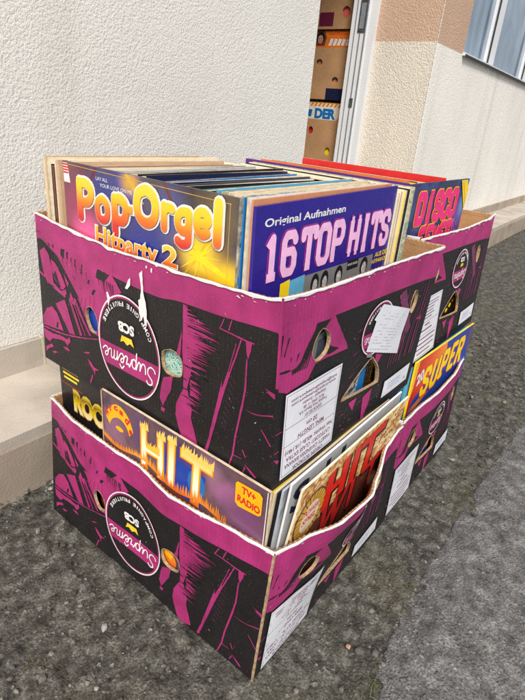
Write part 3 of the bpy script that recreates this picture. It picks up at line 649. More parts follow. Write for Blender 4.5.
def side_mesh(side, art, holes, name, parent, org, torn_edge=False):
    mb = MB()
    w = side.W
    sh = Sheet(mb, side.P, w, side.top, grid=.014, holes=holes)
    back = Sheet(mb, lambda a, h, o: side.P(a, h, -THICK), w, side.top, holes=holes)
    nc, nr = 44, 16
    def grid(sheet, m):
        vs = []; fs = []
        for i in range(nc+1):
            a = w*i/nc; t = side.top(a)
            for j in range(nr+1): vs.append((a, t*j/nr))
        for i in range(nc):
            for j in range(nr):
                p = i*(nr+1)+j; fs.append((p, p+nr+1, p+nr+2, p+1))
        bm = bmesh.new(); bv = [bm.verts.new((*p, 0)) for p in vs]
        for f in fs: bm.faces.new([bv[k] for k in f])
        g, sheet.grid = sheet.grid, 0; sheet._cut(bm); sheet.grid = g
        sheet._emit(bm, m)
    sh.layer = 0
    grid(sh, M['black']); grid(back, M['kraft'])
    if art:
        art(sh, side); sh.level(6.5); rs = random.Random(int(1e4*(org[0]+2*org[2]+w)))
        for i in range(26):     # scuffs where the ink has rubbed off
            a = rs.uniform(0, w); h = rs.random()**.6*side.top(a); L = rs.uniform(.0005, .003); g = rs.uniform(0, 3.1); t = rs.uniform(.0002, .0006)
            dx, dy = math.cos(g)*L, math.sin(g)*L
            sh.poly([(a-dx, h-dy), (a+dy*t/L, h-dx*t/L), (a+dx, h+dy), (a-dy*t/L, h+dx*t/L)], M['grey_print' if i % 2 else 'plum'], .0001)
        for i in range(16):     # ink worn along the upper fold
            a = rs.uniform(0, w); h = side.top(a)-rs.uniform(.002, .008); L = rs.uniform(.001, .006)
            sh.poly([(a, h), (a+L, h+.0003), (a+L*.5, h+rs.uniform(.0005, .0018))], M['liner'], .0002)
    # hole walls and the torn paper round them
    for h in sh.holes:
        n = len(h)
        mb.add([side.P(*p, .0012) for p in h]+[side.P(*p, -THICK) for p in h], [(k, (k+1) % n, n+(k+1) % n, n+k) for k in range(n)], M['kraft_edge'])
        cx = sum(p[0] for p in h)/n; cy = sum(p[1] for p in h)/n
        r = [(cx+(p[0]-cx)*(1+random.uniform(.015, .09)), cy+(p[1]-cy)*(1+random.uniform(.01, .07))) for p in h]
        mb.add([side.P(*p, .0013) for p in h]+[side.P(*p, .0012) for p in r], [(k, (k+1) % n, n+(k+1) % n, n+k) for k in range(n)], M['kraft_edge'])
    # rim: white folded liner outside, corrugated edge behind
    k = int(w/.004)
    A = [w*i/k for i in range(k+1)]
    f0, f1, t1, t2 = [], [], [], []
    for i, a in enumerate(A):
        t = side.top(a); z = .0012*noise.noise(Vector((a*40, w, 3)))
        f0.append(side.P(a, t-.0018-.0020*noise.noise(Vector((a*55, 1, w))), .0016)); f1.append(side.P(a, t+z, .0018))
        t1.append(side.P(a, t+z+.0004, -.0010-.0012*noise.noise(Vector((a*70, 2, w))))); q = side.P(a, t-.0008+(.0011 if i % 2 else -.0006), -THICK-.0008); t2.append(q)
    for lo, hi, m in ((f0, f1, 'liner'), (f1, t1, 'liner'), (t1, t2, 'kraft_edge')):
        n = len(lo); mb.add(lo+hi, [(i, i+1, n+i+1, n+i) for i in range(n-1)], M[m])
    tb = [side.P(a, side.top(a)-.008, -THICK-.0003) for a in A]; n = len(t2); mb.add(t2+tb, [(i, i+1, n+i+1, n+i) for i in range(n-1)], M['kraft'])
    for a in (0, w):       # ends of the board
        t = side.top(a); vs = []
        for j in range(9): vs += [side.P(a, t*j/8, 0), side.P(a, t*j/8, -THICK)]
        mb.add(vs, [(2*j, 2*j+1, 2*j+3, 2*j+2) for j in range(8)], M['black'] if not torn_edge else M['kraft_edge'])
    if torn_edge:
        t = side.top(0); vs = []
        for j in range(25):
            g = .0016+.0012*abs(noise.noise(Vector((j*.8, w, 0)))); vs += [side.P(0, t*j/24, .0011), side.P(g, t*j/24, .0010)]
        mb.add(vs, [(2*j, 2*j+1, 2*j+3, 2*j+2) for j in range(24)], M['kraft_edge'])
    return mb.build(name, parent, org, uv=True)

SCRIPT = [  # "Supreme" in joined handwriting, x advance in cap heights
 [(.42,.86),(.36,.98),(.2,1.0),(.08,.88),(.1,.7),(.24,.56),(.36,.4),(.34,.16),(.18,.0),(-.02,.06),(-.1,.22)],
 [(.5,.52),(.52,.2),(.6,.04),(.74,.1),(.86,.5),(.84,.14),(.94,.06),(1.04,.3)],
 [(1.04,.3),(1.12,.52),(1.08,-.36)],[(1.1,.4),(1.22,.54),(1.36,.44),(1.36,.16),(1.24,.02),(1.1,.14)],
 [(1.38,.1),(1.54,.56),(1.6,.44),(1.74,.48),(1.68,.12),(1.8,.06),(1.92,.24)],
 [(1.92,.24),(2.1,.36),(2.1,.52),(1.98,.5),(1.92,.24),(2.02,.03),(2.16,.1),(2.3,.4)],
 [(2.3,.4),(2.38,.52),(2.36,.04)],[(2.36,.3),(2.48,.54),(2.58,.46),(2.56,.04)],[(2.56,.3),(2.68,.54),(2.78,.46),(2.78,.1),(2.9,.08),(3.0,.26)],
 [(3.0,.26),(3.18,.36),(3.18,.52),(3.06,.5),(3.0,.26),(3.1,.03),(3.26,.08),(3.36,.22)],
 [(1.9,.68),(2.04,.86),(2.18,.68)]]
def logo(sh, cx, cy, rx, ry, mir, ring=.0021):
    """the oval badge, printed upside down. mir=+1 where distance runs to the left seen from outside, -1 where it runs to the right"""
    F = lambda x, y: (cx-x*mir*-1, cy-y) if mir > 0 else (cx-x, cy-y)
    k = rx/.066
    sh.poly(ellipse(cx, cy, rx, ry, 56), M['black'])
    sh.level(5)
    y0, y1 = cy-.038*k, cy-.004*k
    def clip(y): return rx*math.sqrt(max(0, 1-((y-cy)/ry)**2))
    ys = [y0+(y1-y0)*i/8 for i in range(9)]
    sh.poly([(cx-clip(y), y) for y in ys]+[(cx+clip(y), y) for y in ys[::-1]], M['magenta'])
    sh.level(6)
    sh.ring(cx, cy, rx, ry, ring, M['white_ink']); sh.ring(cx, cy, rx-ring-.0003, ry-ring-.0003, ring*1.05, M['magenta'])
    s = .026*k
    for ln in SCRIPT:
        pts = [F((x-1.65)*s*1.23+.002*y*k, .012*k+y*s*1.05-.0015*k) for x, y in smooth_line(ln, 4)]
        sh.line(pts, .0021*k, M['white_ink'])
    sh.text('SCB', -.0165*k, -.036*k, .034*k, .0135*k, M['white_ink'], offset=.05, flip=lambda a, b: F(a-.0165*k, b-.0365*k))
    cr = [(-.0125,-.0165),(.0125,-.0165),(.010,-.007),(.0155,-.0035),(.006,-.0055),(0,-.0035),(-.006,-.0055),(-.0155,-.0035),(-.010,-.007)]
    cr = [(-.0105,-.0175),(.0105,-.0175),(.0145,-.0065),(.007,-.010),(0,-.0055),(-.007,-.010),(-.0145,-.0065)]
    sh.poly([F(x*k, y*k) for x, y in cr], M['yellow_ink'])
    word = 'COMPAGNIE FRUITIERE'; n = len(word)
    for i, ch in enumerate(word):
        if ch == ' ': continue
        th = R_(208+(332-208)*i/(n-1)); w_ = .0058*k if ch != 'I' else .002*k
        bx, by = math.cos(th)*(rx-.0085*k), math.sin(th)*(ry-.0085*k); ct, st = math.cos(th+math.pi/2), math.sin(th+math.pi/2)
        sh.text(ch, 0, 0, w_, .0066*k, M['white_ink'], offset=.02, flip=lambda a, b, bx=bx, by=by, ct=ct, st=st, w_=w_: F(bx+(a-w_/2)*ct-b*st, by+(a-w_/2)*st+b*ct))
    return F
def art_long(holed=True):
    def f(sh, side):
        T = side.top; w = side.W
        def P(k, m='magenta', rough=.0004): sh.poly(mm(LONG[k]), M[m], rough)
        # upper colour band
        lows = [(0,202),(100,194),(147.4,192.5),(160,191.5),(188,186.8),(216.6,186.9),(249.5,188),(284.3,189.5),(300,190),(482,212)]
        sh.level(1); n = 48; top = []; low = []
        for i in range(n+1):
            a = w*i/n
            top.append((a, T(a))); low.append((a, min(interp([(x/1000, y/1000) for x, y in lows], a), T(a)-.012)))
        for i in range(n): sh.poly([low[i], low[i+1], top[i+1], top[i]], M['magenta'])
        sh.level(2)
        sh.poly(mm([(0,206),(-1,140),(2,138)]+LONG['corner2'][5:]+[(4,206)]), M['magenta'], .0003)
        sh.level(2)
        P('A')
        sh.level(3)
        for k in ('comb1','comb2','comb3','comb4','comb5','comb6','comb7','comb8','blockA','bar4'): P(k, 'black', .0007)
        for i in range(8):
            a = .283+.0048*i+random.uniform(-.001, .001); h = .174+.0005*i; L = random.uniform(.008, .022)
            sh.poly([(a, h+.004), (a+.0022, h+.003), (a+.0016-.002*i*.2, h-L*.6), (a-.0008, h-L), (a-.0004, h-L*.3)], M['black'], .0006)
        for i in range(9):       # more hanging comb teeth
            a = .452-.0125*i-.004*random.random(); h = .188-.0012*i
            sh.poly([(a, h+.006*random.random()), (a-.0012, h), (a-.0018, h-.006-.016*random.random())], M['black'])
        sh.level(2)
        for k in ('B1','B2','B3','B4','B5','B6','C','D','E1','E2','E3','E4','curve','F','F2','d1','d2','d3','X1','X2'): P(k, 'magenta', .0006)
        sh.level(3)
        for k in ('B2k','Ck'): P(k, 'black', .0004)
        for i in range(6): sh.line([(.330+.012*i*.9, .150-.004*i), (.336+.013*i, .100+.003*i)], .0008, M['plum'])
        # banana leaf drawn with a dry brush
        sh.level(2)
        P('G'); P('G2'); P('G2b'); P('G3')
        env = [(50,118),(76,112),(97,114),(110,102),(122,100),(138,100),(158,84),(168,84),(174,100),(190,126)]
        rr = random.Random(3)
        for i in range(95):
            h = rr.uniform(52, 190); e = interp(env, h); x1 = e+rr.uniform(-4, 26)*(1 if rr.random() < .8 else .2)
            x0 = 147 if h > 110 else (140 if h > 75 else 150-(h-50)*.2)
            x0 = min(x0, 150); t = rr.uniform(.5, 2.0)
            sh.poly(mm([(x0-6, h-t), (x0-6, h+t), ((x0+x1)/2, h+t*.8+rr.uniform(-1, 1)), (x1, h+rr.uniform(-1.5, 1.5)), ((x0+x1)/2, h-t*.7)]), M['magenta'], .0003)
        sh.level(3)
        for i in range(60):
            h = rr.uniform(56, 190); e = interp(env, h); x0 = e+rr.uniform(-2, 40); L = rr.uniform(5, 24); t = rr.uniform(.3, 1.1)
            if x0 > 146: continue
            sh.poly(mm([(x0+L*.5, h), (x0, h+t), (x0-L*.5, h+rr.uniform(-1, 1)), (x0, h-t)]), M['black'], .0003)
        sh.level(2)
        P('H', 'magenta', .0003)
        for k in ('H0','I1','I2','I3','J','K','l1','l2','l3','l4','l5','l6','l7','l8','shard'): P(k, 'magenta', .0002)
        for i in range(9):
            a, h = .066+.004*i*.4, .128-.0085*i; sh.line([(a, h), (a-.007, h-.006)], .0005, M['plum'])
        sh.level(4)
        logo(sh, .2562, .0945, .0662, .0755, 1)
        sh.level(7)
        for k in ('tear1','tear2','tear3','tear4','tear5'):
            if holed: P(k, 'liner', .0005)
    return f
def upside_lines(sh, lines, cx, top, m):
    for txt, h, w, y in lines:
        sh.text(txt, 0, 0, w*1.08, h*1.18, m, offset=.02, flip=lambda a, b, w=w, y=y: (cx+w*.54-a, top+y-b))
def art_short(dx=0.):
    S = lambda p: [(a+dx, h) for a, h in mm(p)]
    def f(sh, side):
        T = side.top; w = side.W
        lows = [(0,199),(108,197),(200,197),(325,193.6),(420,189)]
        sh.level(1); n = 40; top = []; low = []
        for i in range(n+1):
            a = w*i/n; top.append((a, T(a))); low.append((a, min(interp([(x/1000, y/1000) for x, y in lows], a), T(a)-.02)))
        for i in range(n): sh.poly([low[i], low[i+1], top[i+1], top[i]], M['magenta'])
        def P(k, m='magenta', rough=.0004): sh.poly(S(SHORT[k]), M[m], rough)
        sh.level(2)
        P('K')
        sh.level(3)
        for k in ('wedge','slash','sl2','sl3','sl4','sl5','bot1'): P(k, 'black', .0005)
        for i in range(7):
            a = .050-.0045*i+dx; sh.poly([(a+.012, .172-.003*i), (a+.010, .173-.003*i), (a, .146+.001*i), (a+.0018, .146)], M['black'])
        sh.level(2.5)
        for k in ('stalk1','stalk2','stalk3','thinA','thinB','thinC','mag3'): P(k)
        sh.level(2.7)
        for k in ('thin1','thin2'): P(k, 'plum', .0002)
        rr = random.Random(11)
        sh.poly([(a+dx, h) for a, h in mm([(262,186),(282,192),(330,120),(318,112)])], M['plum'], .001)
        for i in range(10):
            a = .285+.0095*i+dx; sh.poly([(a, .182+rr.uniform(-.02, .01)), (a+.0016, .18), (a-.012+rr.uniform(-.004, .004), .07), (a-.014, .072)], M['plum'])
        for i in range(14):
            a = .135+rr.uniform(0, .12)+dx; h = rr.uniform(.012, .055); L = rr.uniform(.008, .022)
            sh.poly([(a, h), (a+L, h+rr.uniform(-.004, .006)), (a+L*.5, h+.0016)], M['plum'])
        for i in range(10):
            a = .15+rr.uniform(0, .02)+dx; h = .06+.011*i; sh.poly([(a, h), (a+.016, h+.004), (a+.002, h+.0016)], M['magenta'] if i % 3 == 0 else M['plum'])
        for i in range(9):
            a = .335+rr.uniform(0, .04)+dx; h = rr.uniform(.1, .18); sh.poly([(a, h), (a+.012, h+.008), (a+.003, h+.0025)], M['magenta'] if i % 2 else M['plum'])
        sh.level(4)
        logo(sh, .2115+dx, .1515, .0405, .0385, -1, .0018)
    return f
LABEL_LINES = [('ORIGIN: ECUADOR',.0052,.062,-.104),('VARIETY: CAVENDISH BANANA',.0052,.094,-.0945),('CATEGORY: CLASS EXTRA',.0052,.090,-.085),('Net Weight: 40LBs (18,14kg)',.0052,.096,-.0755),
  ('MINI. LENGTH',.0056,.052,-.060),('20 cm',.0056,.022,-.050),('EXPORTED BY',.0040,.034,-.0365),('Tropical Fruit Export S.A.',.0038,.056,-.0305),('RUC 0992 11 58',.0036,.040,-.0245),('Guayaquil - Ecuador',.0036,.046,-.0185),('www.tropicalfruitexport.com',.0034,.086,-.0125),('info@tropicalfruitexport.com',.0034,.088,-.007)]
def sticker(side, dx, name, parent, org, kind, full=True, w=.1165, h0=.0105, h1=.126):
    mb = MB(); P = lambda a, h, o: side.P(a, h, .0021+o)
    sh = Sheet(mb, P, side.W, lambda a: .3, grid=.02, step=5e-6)
    if kind == 'big':
        x0 = .0142+dx; x1 = x0+w
        sh.poly([(x0, h0), (x1, h0), (x1, h1), (x0, h1)], M['paper'])
        for a, b in (((x0+.003, h0+.003), (x1-.003, h0+.003)), ((x0+.003, h1-.003), (x1-.003, h1-.003)), ((x0+.003, h0+.003), (x0+.003, h1-.003)), ((x1-.003, h0+.003), (x1-.003, h1-.003)), ((x0+.003, h0+.0445), (x1-.003, h0+.0445)), ((x0+.003, h0+.069), (x1-.003, h0+.069))):
            sh.line([a, b], .0007, M['plum'])
        if full: upside_lines(sh, LABEL_LINES, (x0+x1)/2, h1-.0035+.0, M['plum'])
        else:
            for txt, h, w_, y in LABEL_LINES: sh.line([((x0+x1)/2-w_/2, h1-.004+y*.97), ((x0+x1)/2+w_/2, h1-.004+y*.97)], h*.45, M['plum'])
    else:
        x0 = .273+dx; x1 = .3655+dx
        sh.poly([(x0, .0185), (x1, .0185), (x1, .049), (x0, .0475)], M['paper'])
        rr = random.Random(5)
        for i in range(3):
            for j in range(9):
                a = x0+.016+j*.005+rr.uniform(0, .001); h = .028+.005*i
                sh.line([(a, h), (a+.0035, h+rr.uniform(-.0006, .0012))], .0014, M['blue_print'])
        sh.poly([(x1-.016, .024), (x1-.008, .024), (x1-.008, .029), (x1-.016, .029)], M['grey_print'])
    return mb.build(name, parent, org)

LH = [mm(LONG['holeL']), mm(LONG['holeR'])]
def SH(dx=0): return [[(a+dx, h) for a, h in mm(SHORT[k])] for k in ('holeA', 'holeB')]+[[(a+dx, h) for a, h in [(.318,.182),(.327,.176),(.330,.160),(.322,.147),(.314,.150),(.311,.166)]]]
def carton(label, group, lside, rside, L, R, B, dxr=0., torn=False, tears=True, full=True, base=0.):
    """L, R, B: ((base corner),(rim corner)) of left, right and hidden corner; lside/rside are the visible sides"""
    n0, n1 = rside.c[0], rside.c[2]
    org = ((n0[0]+B[0][0])/2, (n0[1]+B[0][1])/2, n0[2])
    r = empty('banana_carton', org); tag(r, label, 'carton', group)
    side_mesh(lside, art_long(tears), LH, 'side_panel', r, org, torn)
    side_mesh(rside, art_short(dxr), SH(dxr), 'side_panel', r, org, False)
    H = n1[2]-n0[2]
    mb = MB(); vs = []; ks = []
    zt = min(lside.top(0), rside.top(0))
    for j in range(25):
        h = zt*j/24; a = Vector(lside.P(.0012, h, .0011)); b = Vector(rside.P(.0012, h, .0011)); p = Vector(lside.P(0, h)); o_ = Vector((lside.nx+rside.nx, lside.ny+rside.ny, 0)).normalized()
        vs += [tuple(a), tuple(p+o_*.0014), tuple(b)]
    for j in range(24):
        m_ = M['kraft_edge'] if torn else (M['magenta'] if zt*j/24 > .130 else M['black'])
        mb.add(vs[3*j:3*j+6], [(0, 1, 4, 3), (1, 2, 5, 4)], m_)
    mb.build('corner_fold', r, org, uv=True)
    side_mesh(Side(L[0], B[0], L[1], B[1], flip=-1, H=H), None, [], 'side_panel', r, org)
    side_mesh(Side(R[0], B[0], R[1], B[1], flip=1, H=H), None, [], 'side_panel', r, org)
    mb = MB(); z = n0[2]
    q = [lerp(p, B[0], .008) for p in (n0,)]+[lerp(R[0], L[0], .012), lerp(B[0], n0, .012), lerp(L[0], R[0], .012)]
    mb.add([(x, y, z+.0008) for x, y, _ in q]+[(x, y, z+.0045) for x, y, _ in q], [(3,2,1,0),(4,5,6,7),(0,1,5,4),(1,2,6,5),(2,3,7,6),(3,0,4,7)], M['kraft']); mb.build('base_panel', r, org)
    sticker(rside, dxr, 'product_label', r, org, 'big', full)
    sticker(rside, dxr, 'address_label', r, org, 'small')
    return r, org
RIML = ((0,.239),(.04,.2345),(.154,.2305),(.32,.2274),(.43,.2287),(.56,.2262),(.605,.2255),(.64,.2278),(.70,.2281),(.845,.2323),(1,.2389))
TFL = Side((.017,.015,.308),(.013,.497,.308),(.009,.020,.547),(.020,.499,.547),flip=-1,rim=RIML)
TFR = Side((.017,.015,.308),(.404,.023,.308),(.009,.020,.547),(.417,.018,.547),rim=((0,.239),(.18,.2355),(.5,.238),(.8,.237),(1,.238)))
TRL = Side((.43,.045,.308),(.435,.53,.308),(.436,.066,.547),(.442,.55,.547),flip=-1)
TRR = Side((.43,.045,.308),(.827,.058,.308),(.436,.066,.547),(.866,.078,.547),rim=((0,.236),(.35,.233),(.58,.231),(.9,.234),(1,.242)))
BFL = Side((.001,-.001,0),(-.007,.486,0),(.006,-.009,.24),(.009,.484,.24),flip=-1,H=.24,bulge=((0,0),(.13,.007),(.25,.016),(.34,.019),(.5,.006),(.67,.011),(.83,.012),(1,0)),rim=((0,.238),(.3,.236),(.6,.233),(1,.238)))
BFR = Side((.001,-.001,0),(.405,.012,0),(.006,-.009,.24),(.390,.009,.24),H=.24,bulge=((0,0),(.1,.012),(.27,.036),(.46,.041),(.58,.029),(.8,.007),(.95,0),(1,0)),rim=((0,.238),(1,.236)))
BRL = Side((.41,.014,0),(.415,.5,0),(.397,.012,.24),(.403,.495,.24),flip=-1,H=.24)
BRR = Side((.41,.014,0),(.768,.030,0),(.397,.012,.24),(.769,.037,.24),H=.24,bulge=((0,0),(.2,.002),(.47,.009),(.73,.011),(1,0)),rim=((0,.236),(1,.236)))
GRP = 'magenta and black banana cartons full of records'
bf, bf_o = carton('magenta and black banana carton at bottom front, bulging under a comic HIT record', GRP, BFL, BFR, ((-.007,.486,0),(.009,.484,.24)), ((.405,.012,0),(.390,.009,.24)), ((.402,.492,0),(.392,.49,.24)), torn=True, tears=False)
br, br_o = carton('magenta and black banana carton at the bottom back, with the SUPER record sticking out', GRP, BRL, BRR, ((.415,.5,0),(.403,.495,.24)), ((.768,.030,0),(.769,.037,.24)), ((.772,.515,0),(.775,.52,.24)), dxr=-.004, tears=False, full=False)
tf, tf_o = carton('magenta and black banana carton on top at the front with a delivery note stuck on', GRP, TFL, TFR, ((.013,.497,.308),(.020,.499,.547)), ((.404,.023,.308),(.417,.018,.547)), ((.402,.503,.308),(.424,.505,.547)))
tr, tr_o = carton('magenta and black banana carton stacked on top at the back, holding the DISCO FEVER record', GRP, TRL, TRR, ((.435,.53,.308),(.442,.55,.547)), ((.827,.058,.308),(.866,.078,.547)), ((.835,.545,.308),(.868,.56,.547)), dxr=.012, full=False)
# delivery note in its pouch on the upper front carton
mb = MB(); sh = Sheet(mb, lambda a, h, o: TFR.P(a, h, .0024+o+.006*max(0, (h-.12))/.07*max(0,(a-.24))/.06), TFR.W, lambda a: .3, grid=.02, step=6e-6)
sh.poly([(.2116,.186),(.299,.1595),(.2945,.0885),(.188,.1235),(.1995,.1645),(.193,.1685)], M['paper'])
# text lines lean with the paper
ax = Vector((.299-.2116, .1595-.186)); ax.normalize(); ay = Vector((-ax.y, ax.x)); o_ = Vector((.213, .181)); rr = random.Random(2)
for i in range(13):
    y = -.006-.0042*i; x = .006
    while x < .074 - (0 if i < 4 else .006):
        L = rr.uniform(.004, .014)
        if rr.random() < .72 and not (5 <= i <= 11 and .02 < x < .03):
            a = o_+ax*x+ay*y+Vector((-.0012*i*.4, 0)); b = a+ax*min(L, .078-x); sh.line([tuple(a), tuple(b)], .0009, M['grey_print'])
        x += L+.003
a = o_+ax*.012+ay*-.064+Vector((-.012, 0)); sh.line([tuple(a), tuple(a+ax*.012)], .005, M['groove'])
mb.build('delivery_note', tf, tf_o)
STONES = [('small orange brown pebble lying beside the front cartons', (.135, -.074), .0042, 'st_orange'), ('pale flat flake of stone at the foot of the long side', (-.147, .143), .0045, 'st_pale'),
 ('grey stone chip near the lower front carton corner', (.03, -.055), .0045, 'st_light'), ('whitish stone chip beside the back carton', (.72, -.012), .005, 'st_pale')]
WEEDS = [(-.182, .23, 7), (-.111, .176, 4), (-.163, .204, 5), (.62, -.085, 14), (.30, -.098, 8), (.11, -.13, 20), (.085, -.14, 16), (.0, -.16, 10)]

# ------------------------------------------------------------------ record sleeves
SIZE = .315
M['edge_worn'] = mat('worn_board_edge', lin(196, 180, 152), .85, .5, 160, stretch=(.3, 1, 1))
M['edge_cream'] = mat('sleeve_board_edge', lin(206, 190, 160), .8, .25, 120)
def sleeve(name, label, loc, rz, faces, spine, width=SIZE, height=SIZE, thick=.0035, lean=0., roll=0., art=None, group=None, back=None, wear=None):
    """a record sleeve: x along its width, y into its thickness, z up; front faces -y"""
    mb = MB(); w, h, t = width, height, thick
    front, edge = M[faces], M[spine]
    nx_, nz_ = 6, 6; bul = .0006
    vs = []; fs = []
    for i in range(nx_+1):
        for j in range(nz_+1):
            x = w*i/nx_; z = h*j/nz_; b = math.sin(math.pi*i/nx_)*math.sin(math.pi*j/nz_)*0
            vs.append((x, -b, z))
    for i in range(nx_):
        for j in range(nz_):
            p = i*(nz_+1)+j; fs.append((p, p+nz_+1, p+nz_+2, p+1))
    mb.add(vs, fs, front)
    mb.add([(0,t,0),(w,t,0),(w,t,h),(0,t,h)], [(3,2,1,0)], M[back] if back else front)
    # the mouth and the spine: two board edges with a slit between them
    e = min(.0007, t*.3)
    for (x, s) in ((0, -1), (w, 1)):
        q = [(x,0,0),(x,t,0),(x,t,h),(x,0,h)]; mb.add(q, [(0,3,2,1) if s > 0 else (0,1,2,3)], edge)
    mb.add([(0,0,h),(w,0,h),(w,t,h),(0,t,h)], [(0,1,2,3)], M[wear] if wear else edge)
    mb.add([(0,0,0),(w,0,0),(w,t,0),(0,t,0)], [(3,2,1,0)], edge)
    if art:
        sh = Sheet(mb, lambda a, z, o: (a, -o, z), w, lambda a: h, step=5e-6); art(sh)
    o = mb.build(name, None, (0, 0, 0))
    o.location = loc; o.rotation_euler = (lean, roll, rz)
    tag(o, label, 'record sleeve', group)
    return o
V = lambda u, v: (u/1000, SIZE-v/1000)            # artwork: millimetres from the cover's upper left corner
def VV(p): return [V(*q) for q in p]
def block(sh, word, u, v, w, h, th, m, grow=0., gap=.12, dv=0, du=0):
    for q in block_polys(word, u/1000+du, SIZE-(v+h)/1000+dv, w/1000, h/1000, th/1000+grow, gap): sh.poly(q, m)
def vtext(sh, s, u, v, w, h, m, offset=.0, shear=0., rot=0): sh.text(s, u/1000, SIZE-(v+h)/1000, w/1000, h/1000, m, offset, shear, None, rot)

for k, c in dict(navy=(44,32,136), pink=(238,186,226), hot=(196,52,140), white=(232,230,226), cream=(222,206,176), salmon=(206,140,100), blue=(24,110,180), sky=(96,170,205), teal=(66,140,150),
                 maroon=(104,34,62), black=(28,27,30), night=(30,34,66), grey=(122,124,124), slate=(70,78,88), tan=(198,168,138), yellow=(246,212,30), orange=(226,120,40), red=(208,46,46), green=(70,130,70), mint=(186,206,186),
                 purple=(92,48,128), brown=(112,60,50), silver=(176,182,190), ivory=(234,222,196), violet=(96,70,110), gold=(214,168,60), lilac=(150,130,190), dgrey=(58,56,60), yolk=(246,180,20), deepblue=(34,66,160), skin=(196,150,120), hotred=(236,44,128), flame=(226,40,30)).items():
    flat('c_'+k, *c)
def mottled(key, cols, scale, dist=0., rough=.35):
    m = bpy.data.materials.new(key); m.use_nodes = True; n = m.node_tree.nodes; lk = m.node_tree.links; b = n['Principled BSDF']; b.inputs['Roughness'].default_value = rough
    tc = n.new('ShaderNodeTexCoord'); no = n.new('ShaderNodeTexNoise'); no.inputs['Scale'].default_value = scale; no.inputs['Detail'].default_value = 3; no.inputs['Distortion'].default_value = dist; lk.new(tc.outputs['Object'], no.inputs['Vector'])
    cr = n.new('ShaderNodeValToRGB'); set_ramp(cr, [lin(*c) for c in cols], .3, .7)
    lk.new(no.outputs['Fac'], cr.inputs[0]); lk.new(cr.outputs[0], b.inputs['Base Color']); M[key] = m
M['p_organ'] = glow_mat('organ_cover', [(44,36,40),(70,62,70),(96,84,72),(60,52,66)], [(.03,.25,.07,.09,(150,60,90)),(.05,.22,.05,.05,(226,90,150)),(.09,.29,.05,.05,(52,58,130)),(.14,.30,.05,.06,(70,70,150)),(.17,.23,.09,.07,(44,52,140)),(.215,.28,.04,.05,(78,84,150)),(.29,.29,.05,.05,(112,96,70)),(.27,.24,.065,.055,(160,120,40)),(.268,.243,.045,.04,(250,214,60)),(.31,.225,.05,.03,(240,200,40)),(.145,.308,.03,.02,(210,160,60)),(.05,.1,.05,.06,(110,110,200)),(.02,.18,.05,.04,(120,50,70))], 14)
mottled('p_organ_edge', [(200,190,175),(150,140,120),(230,225,215)], 60)
mottled('p_sparkle', [(30,70,90),(90,170,180),(210,225,190),(60,120,150)], 420)
mottled('p_comic', [(246,222,160),(250,234,186),(236,186,104),(176,96,54),(246,220,150)], 60, 1.2)
M['p_hit'] = glow_mat('hit_cover', [(62,45,66),(94,70,86),(112,82,88),(74,54,76)], [(.03,.26,.05,.05,(140,96,120)),(.26,.27,.05,.03,(160,100,140)),(.17,.27,.06,.05,(70,60,130)),(.23,.29,.03,.03,(150,110,130)),(.09,.28,.03,.05,(96,70,110)),(.29,.25,.05,.05,(120,70,110))], 22)
M['p_disco'] = glow_mat('disco_cover', [(22,26,54),(36,50,100),(64,80,140),(30,32,64)], [(.28,.23,.06,.06,(110,70,150)),(.30,.28,.03,.05,(120,150,210)),(.27,.19,.05,.04,(60,100,180)),(.05,.3,.06,.03,(60,60,110)),(.2,.305,.08,.02,(50,60,90))], 30)
mottled('p_faces', [(30,30,34),(90,92,96),(190,192,196),(60,62,66),(220,220,222)], 70, .6)
mottled('p_portrait', [(90,90,94),(200,200,200),(150,150,152),(226,224,222),(110,110,112)], 130, .3)
mottled('p_scenic', [(70,130,180),(230,220,190),(200,190,150),(90,150,190),(240,236,220)], 60, .8)
mottled('p_marble', [(60,100,90),(200,190,150),(120,150,140),(220,210,180)], 70)
mottled('p_glare', [(150,160,170),(205,210,216),(120,128,140),(225,228,232)], 12, .3)  # pale glare of the shiny sleeve, painted as mottled greys
M['g_organ'] = ramp_mat('yellow_to_red_lettering', 2, SIZE-.066, SIZE-.012, [lin(206,40,40), lin(236,120,30), lin(250,200,30), lin(250,214,60)])
M['g_party'] = ramp_mat('orange_lettering', 2, SIZE-.096, SIZE-.072, [lin(216,70,30), lin(250,200,40)])
M['g_fire'] = ramp_mat('flame_lettering', 2, SIZE-.085, SIZE-.02, [lin(255,252,235), lin(255,244,200), lin(250,206,110)])
M['g_flame'] = ramp_mat('flame_tips', 2, SIZE-.1, SIZE-.004, [lin(236,100,30), lin(250,190,60), lin(250,214,110)])
M['g_super'] = ramp_mat('orange_red_panel', 0, 0, .14, [lin(190,30,40), lin(226,80,40), lin(240,140,50)])
M['g_chrome'] = ramp_mat('yellow_chrome_lettering', 2, SIZE-.095, SIZE-.05, [lin(250,240,190), lin(220,190,30), lin(120,100,20), lin(240,220,40)])
random.seed(21)
NW = -math.pi/2       # sleeves that face the long side: x runs from the wall towards the street

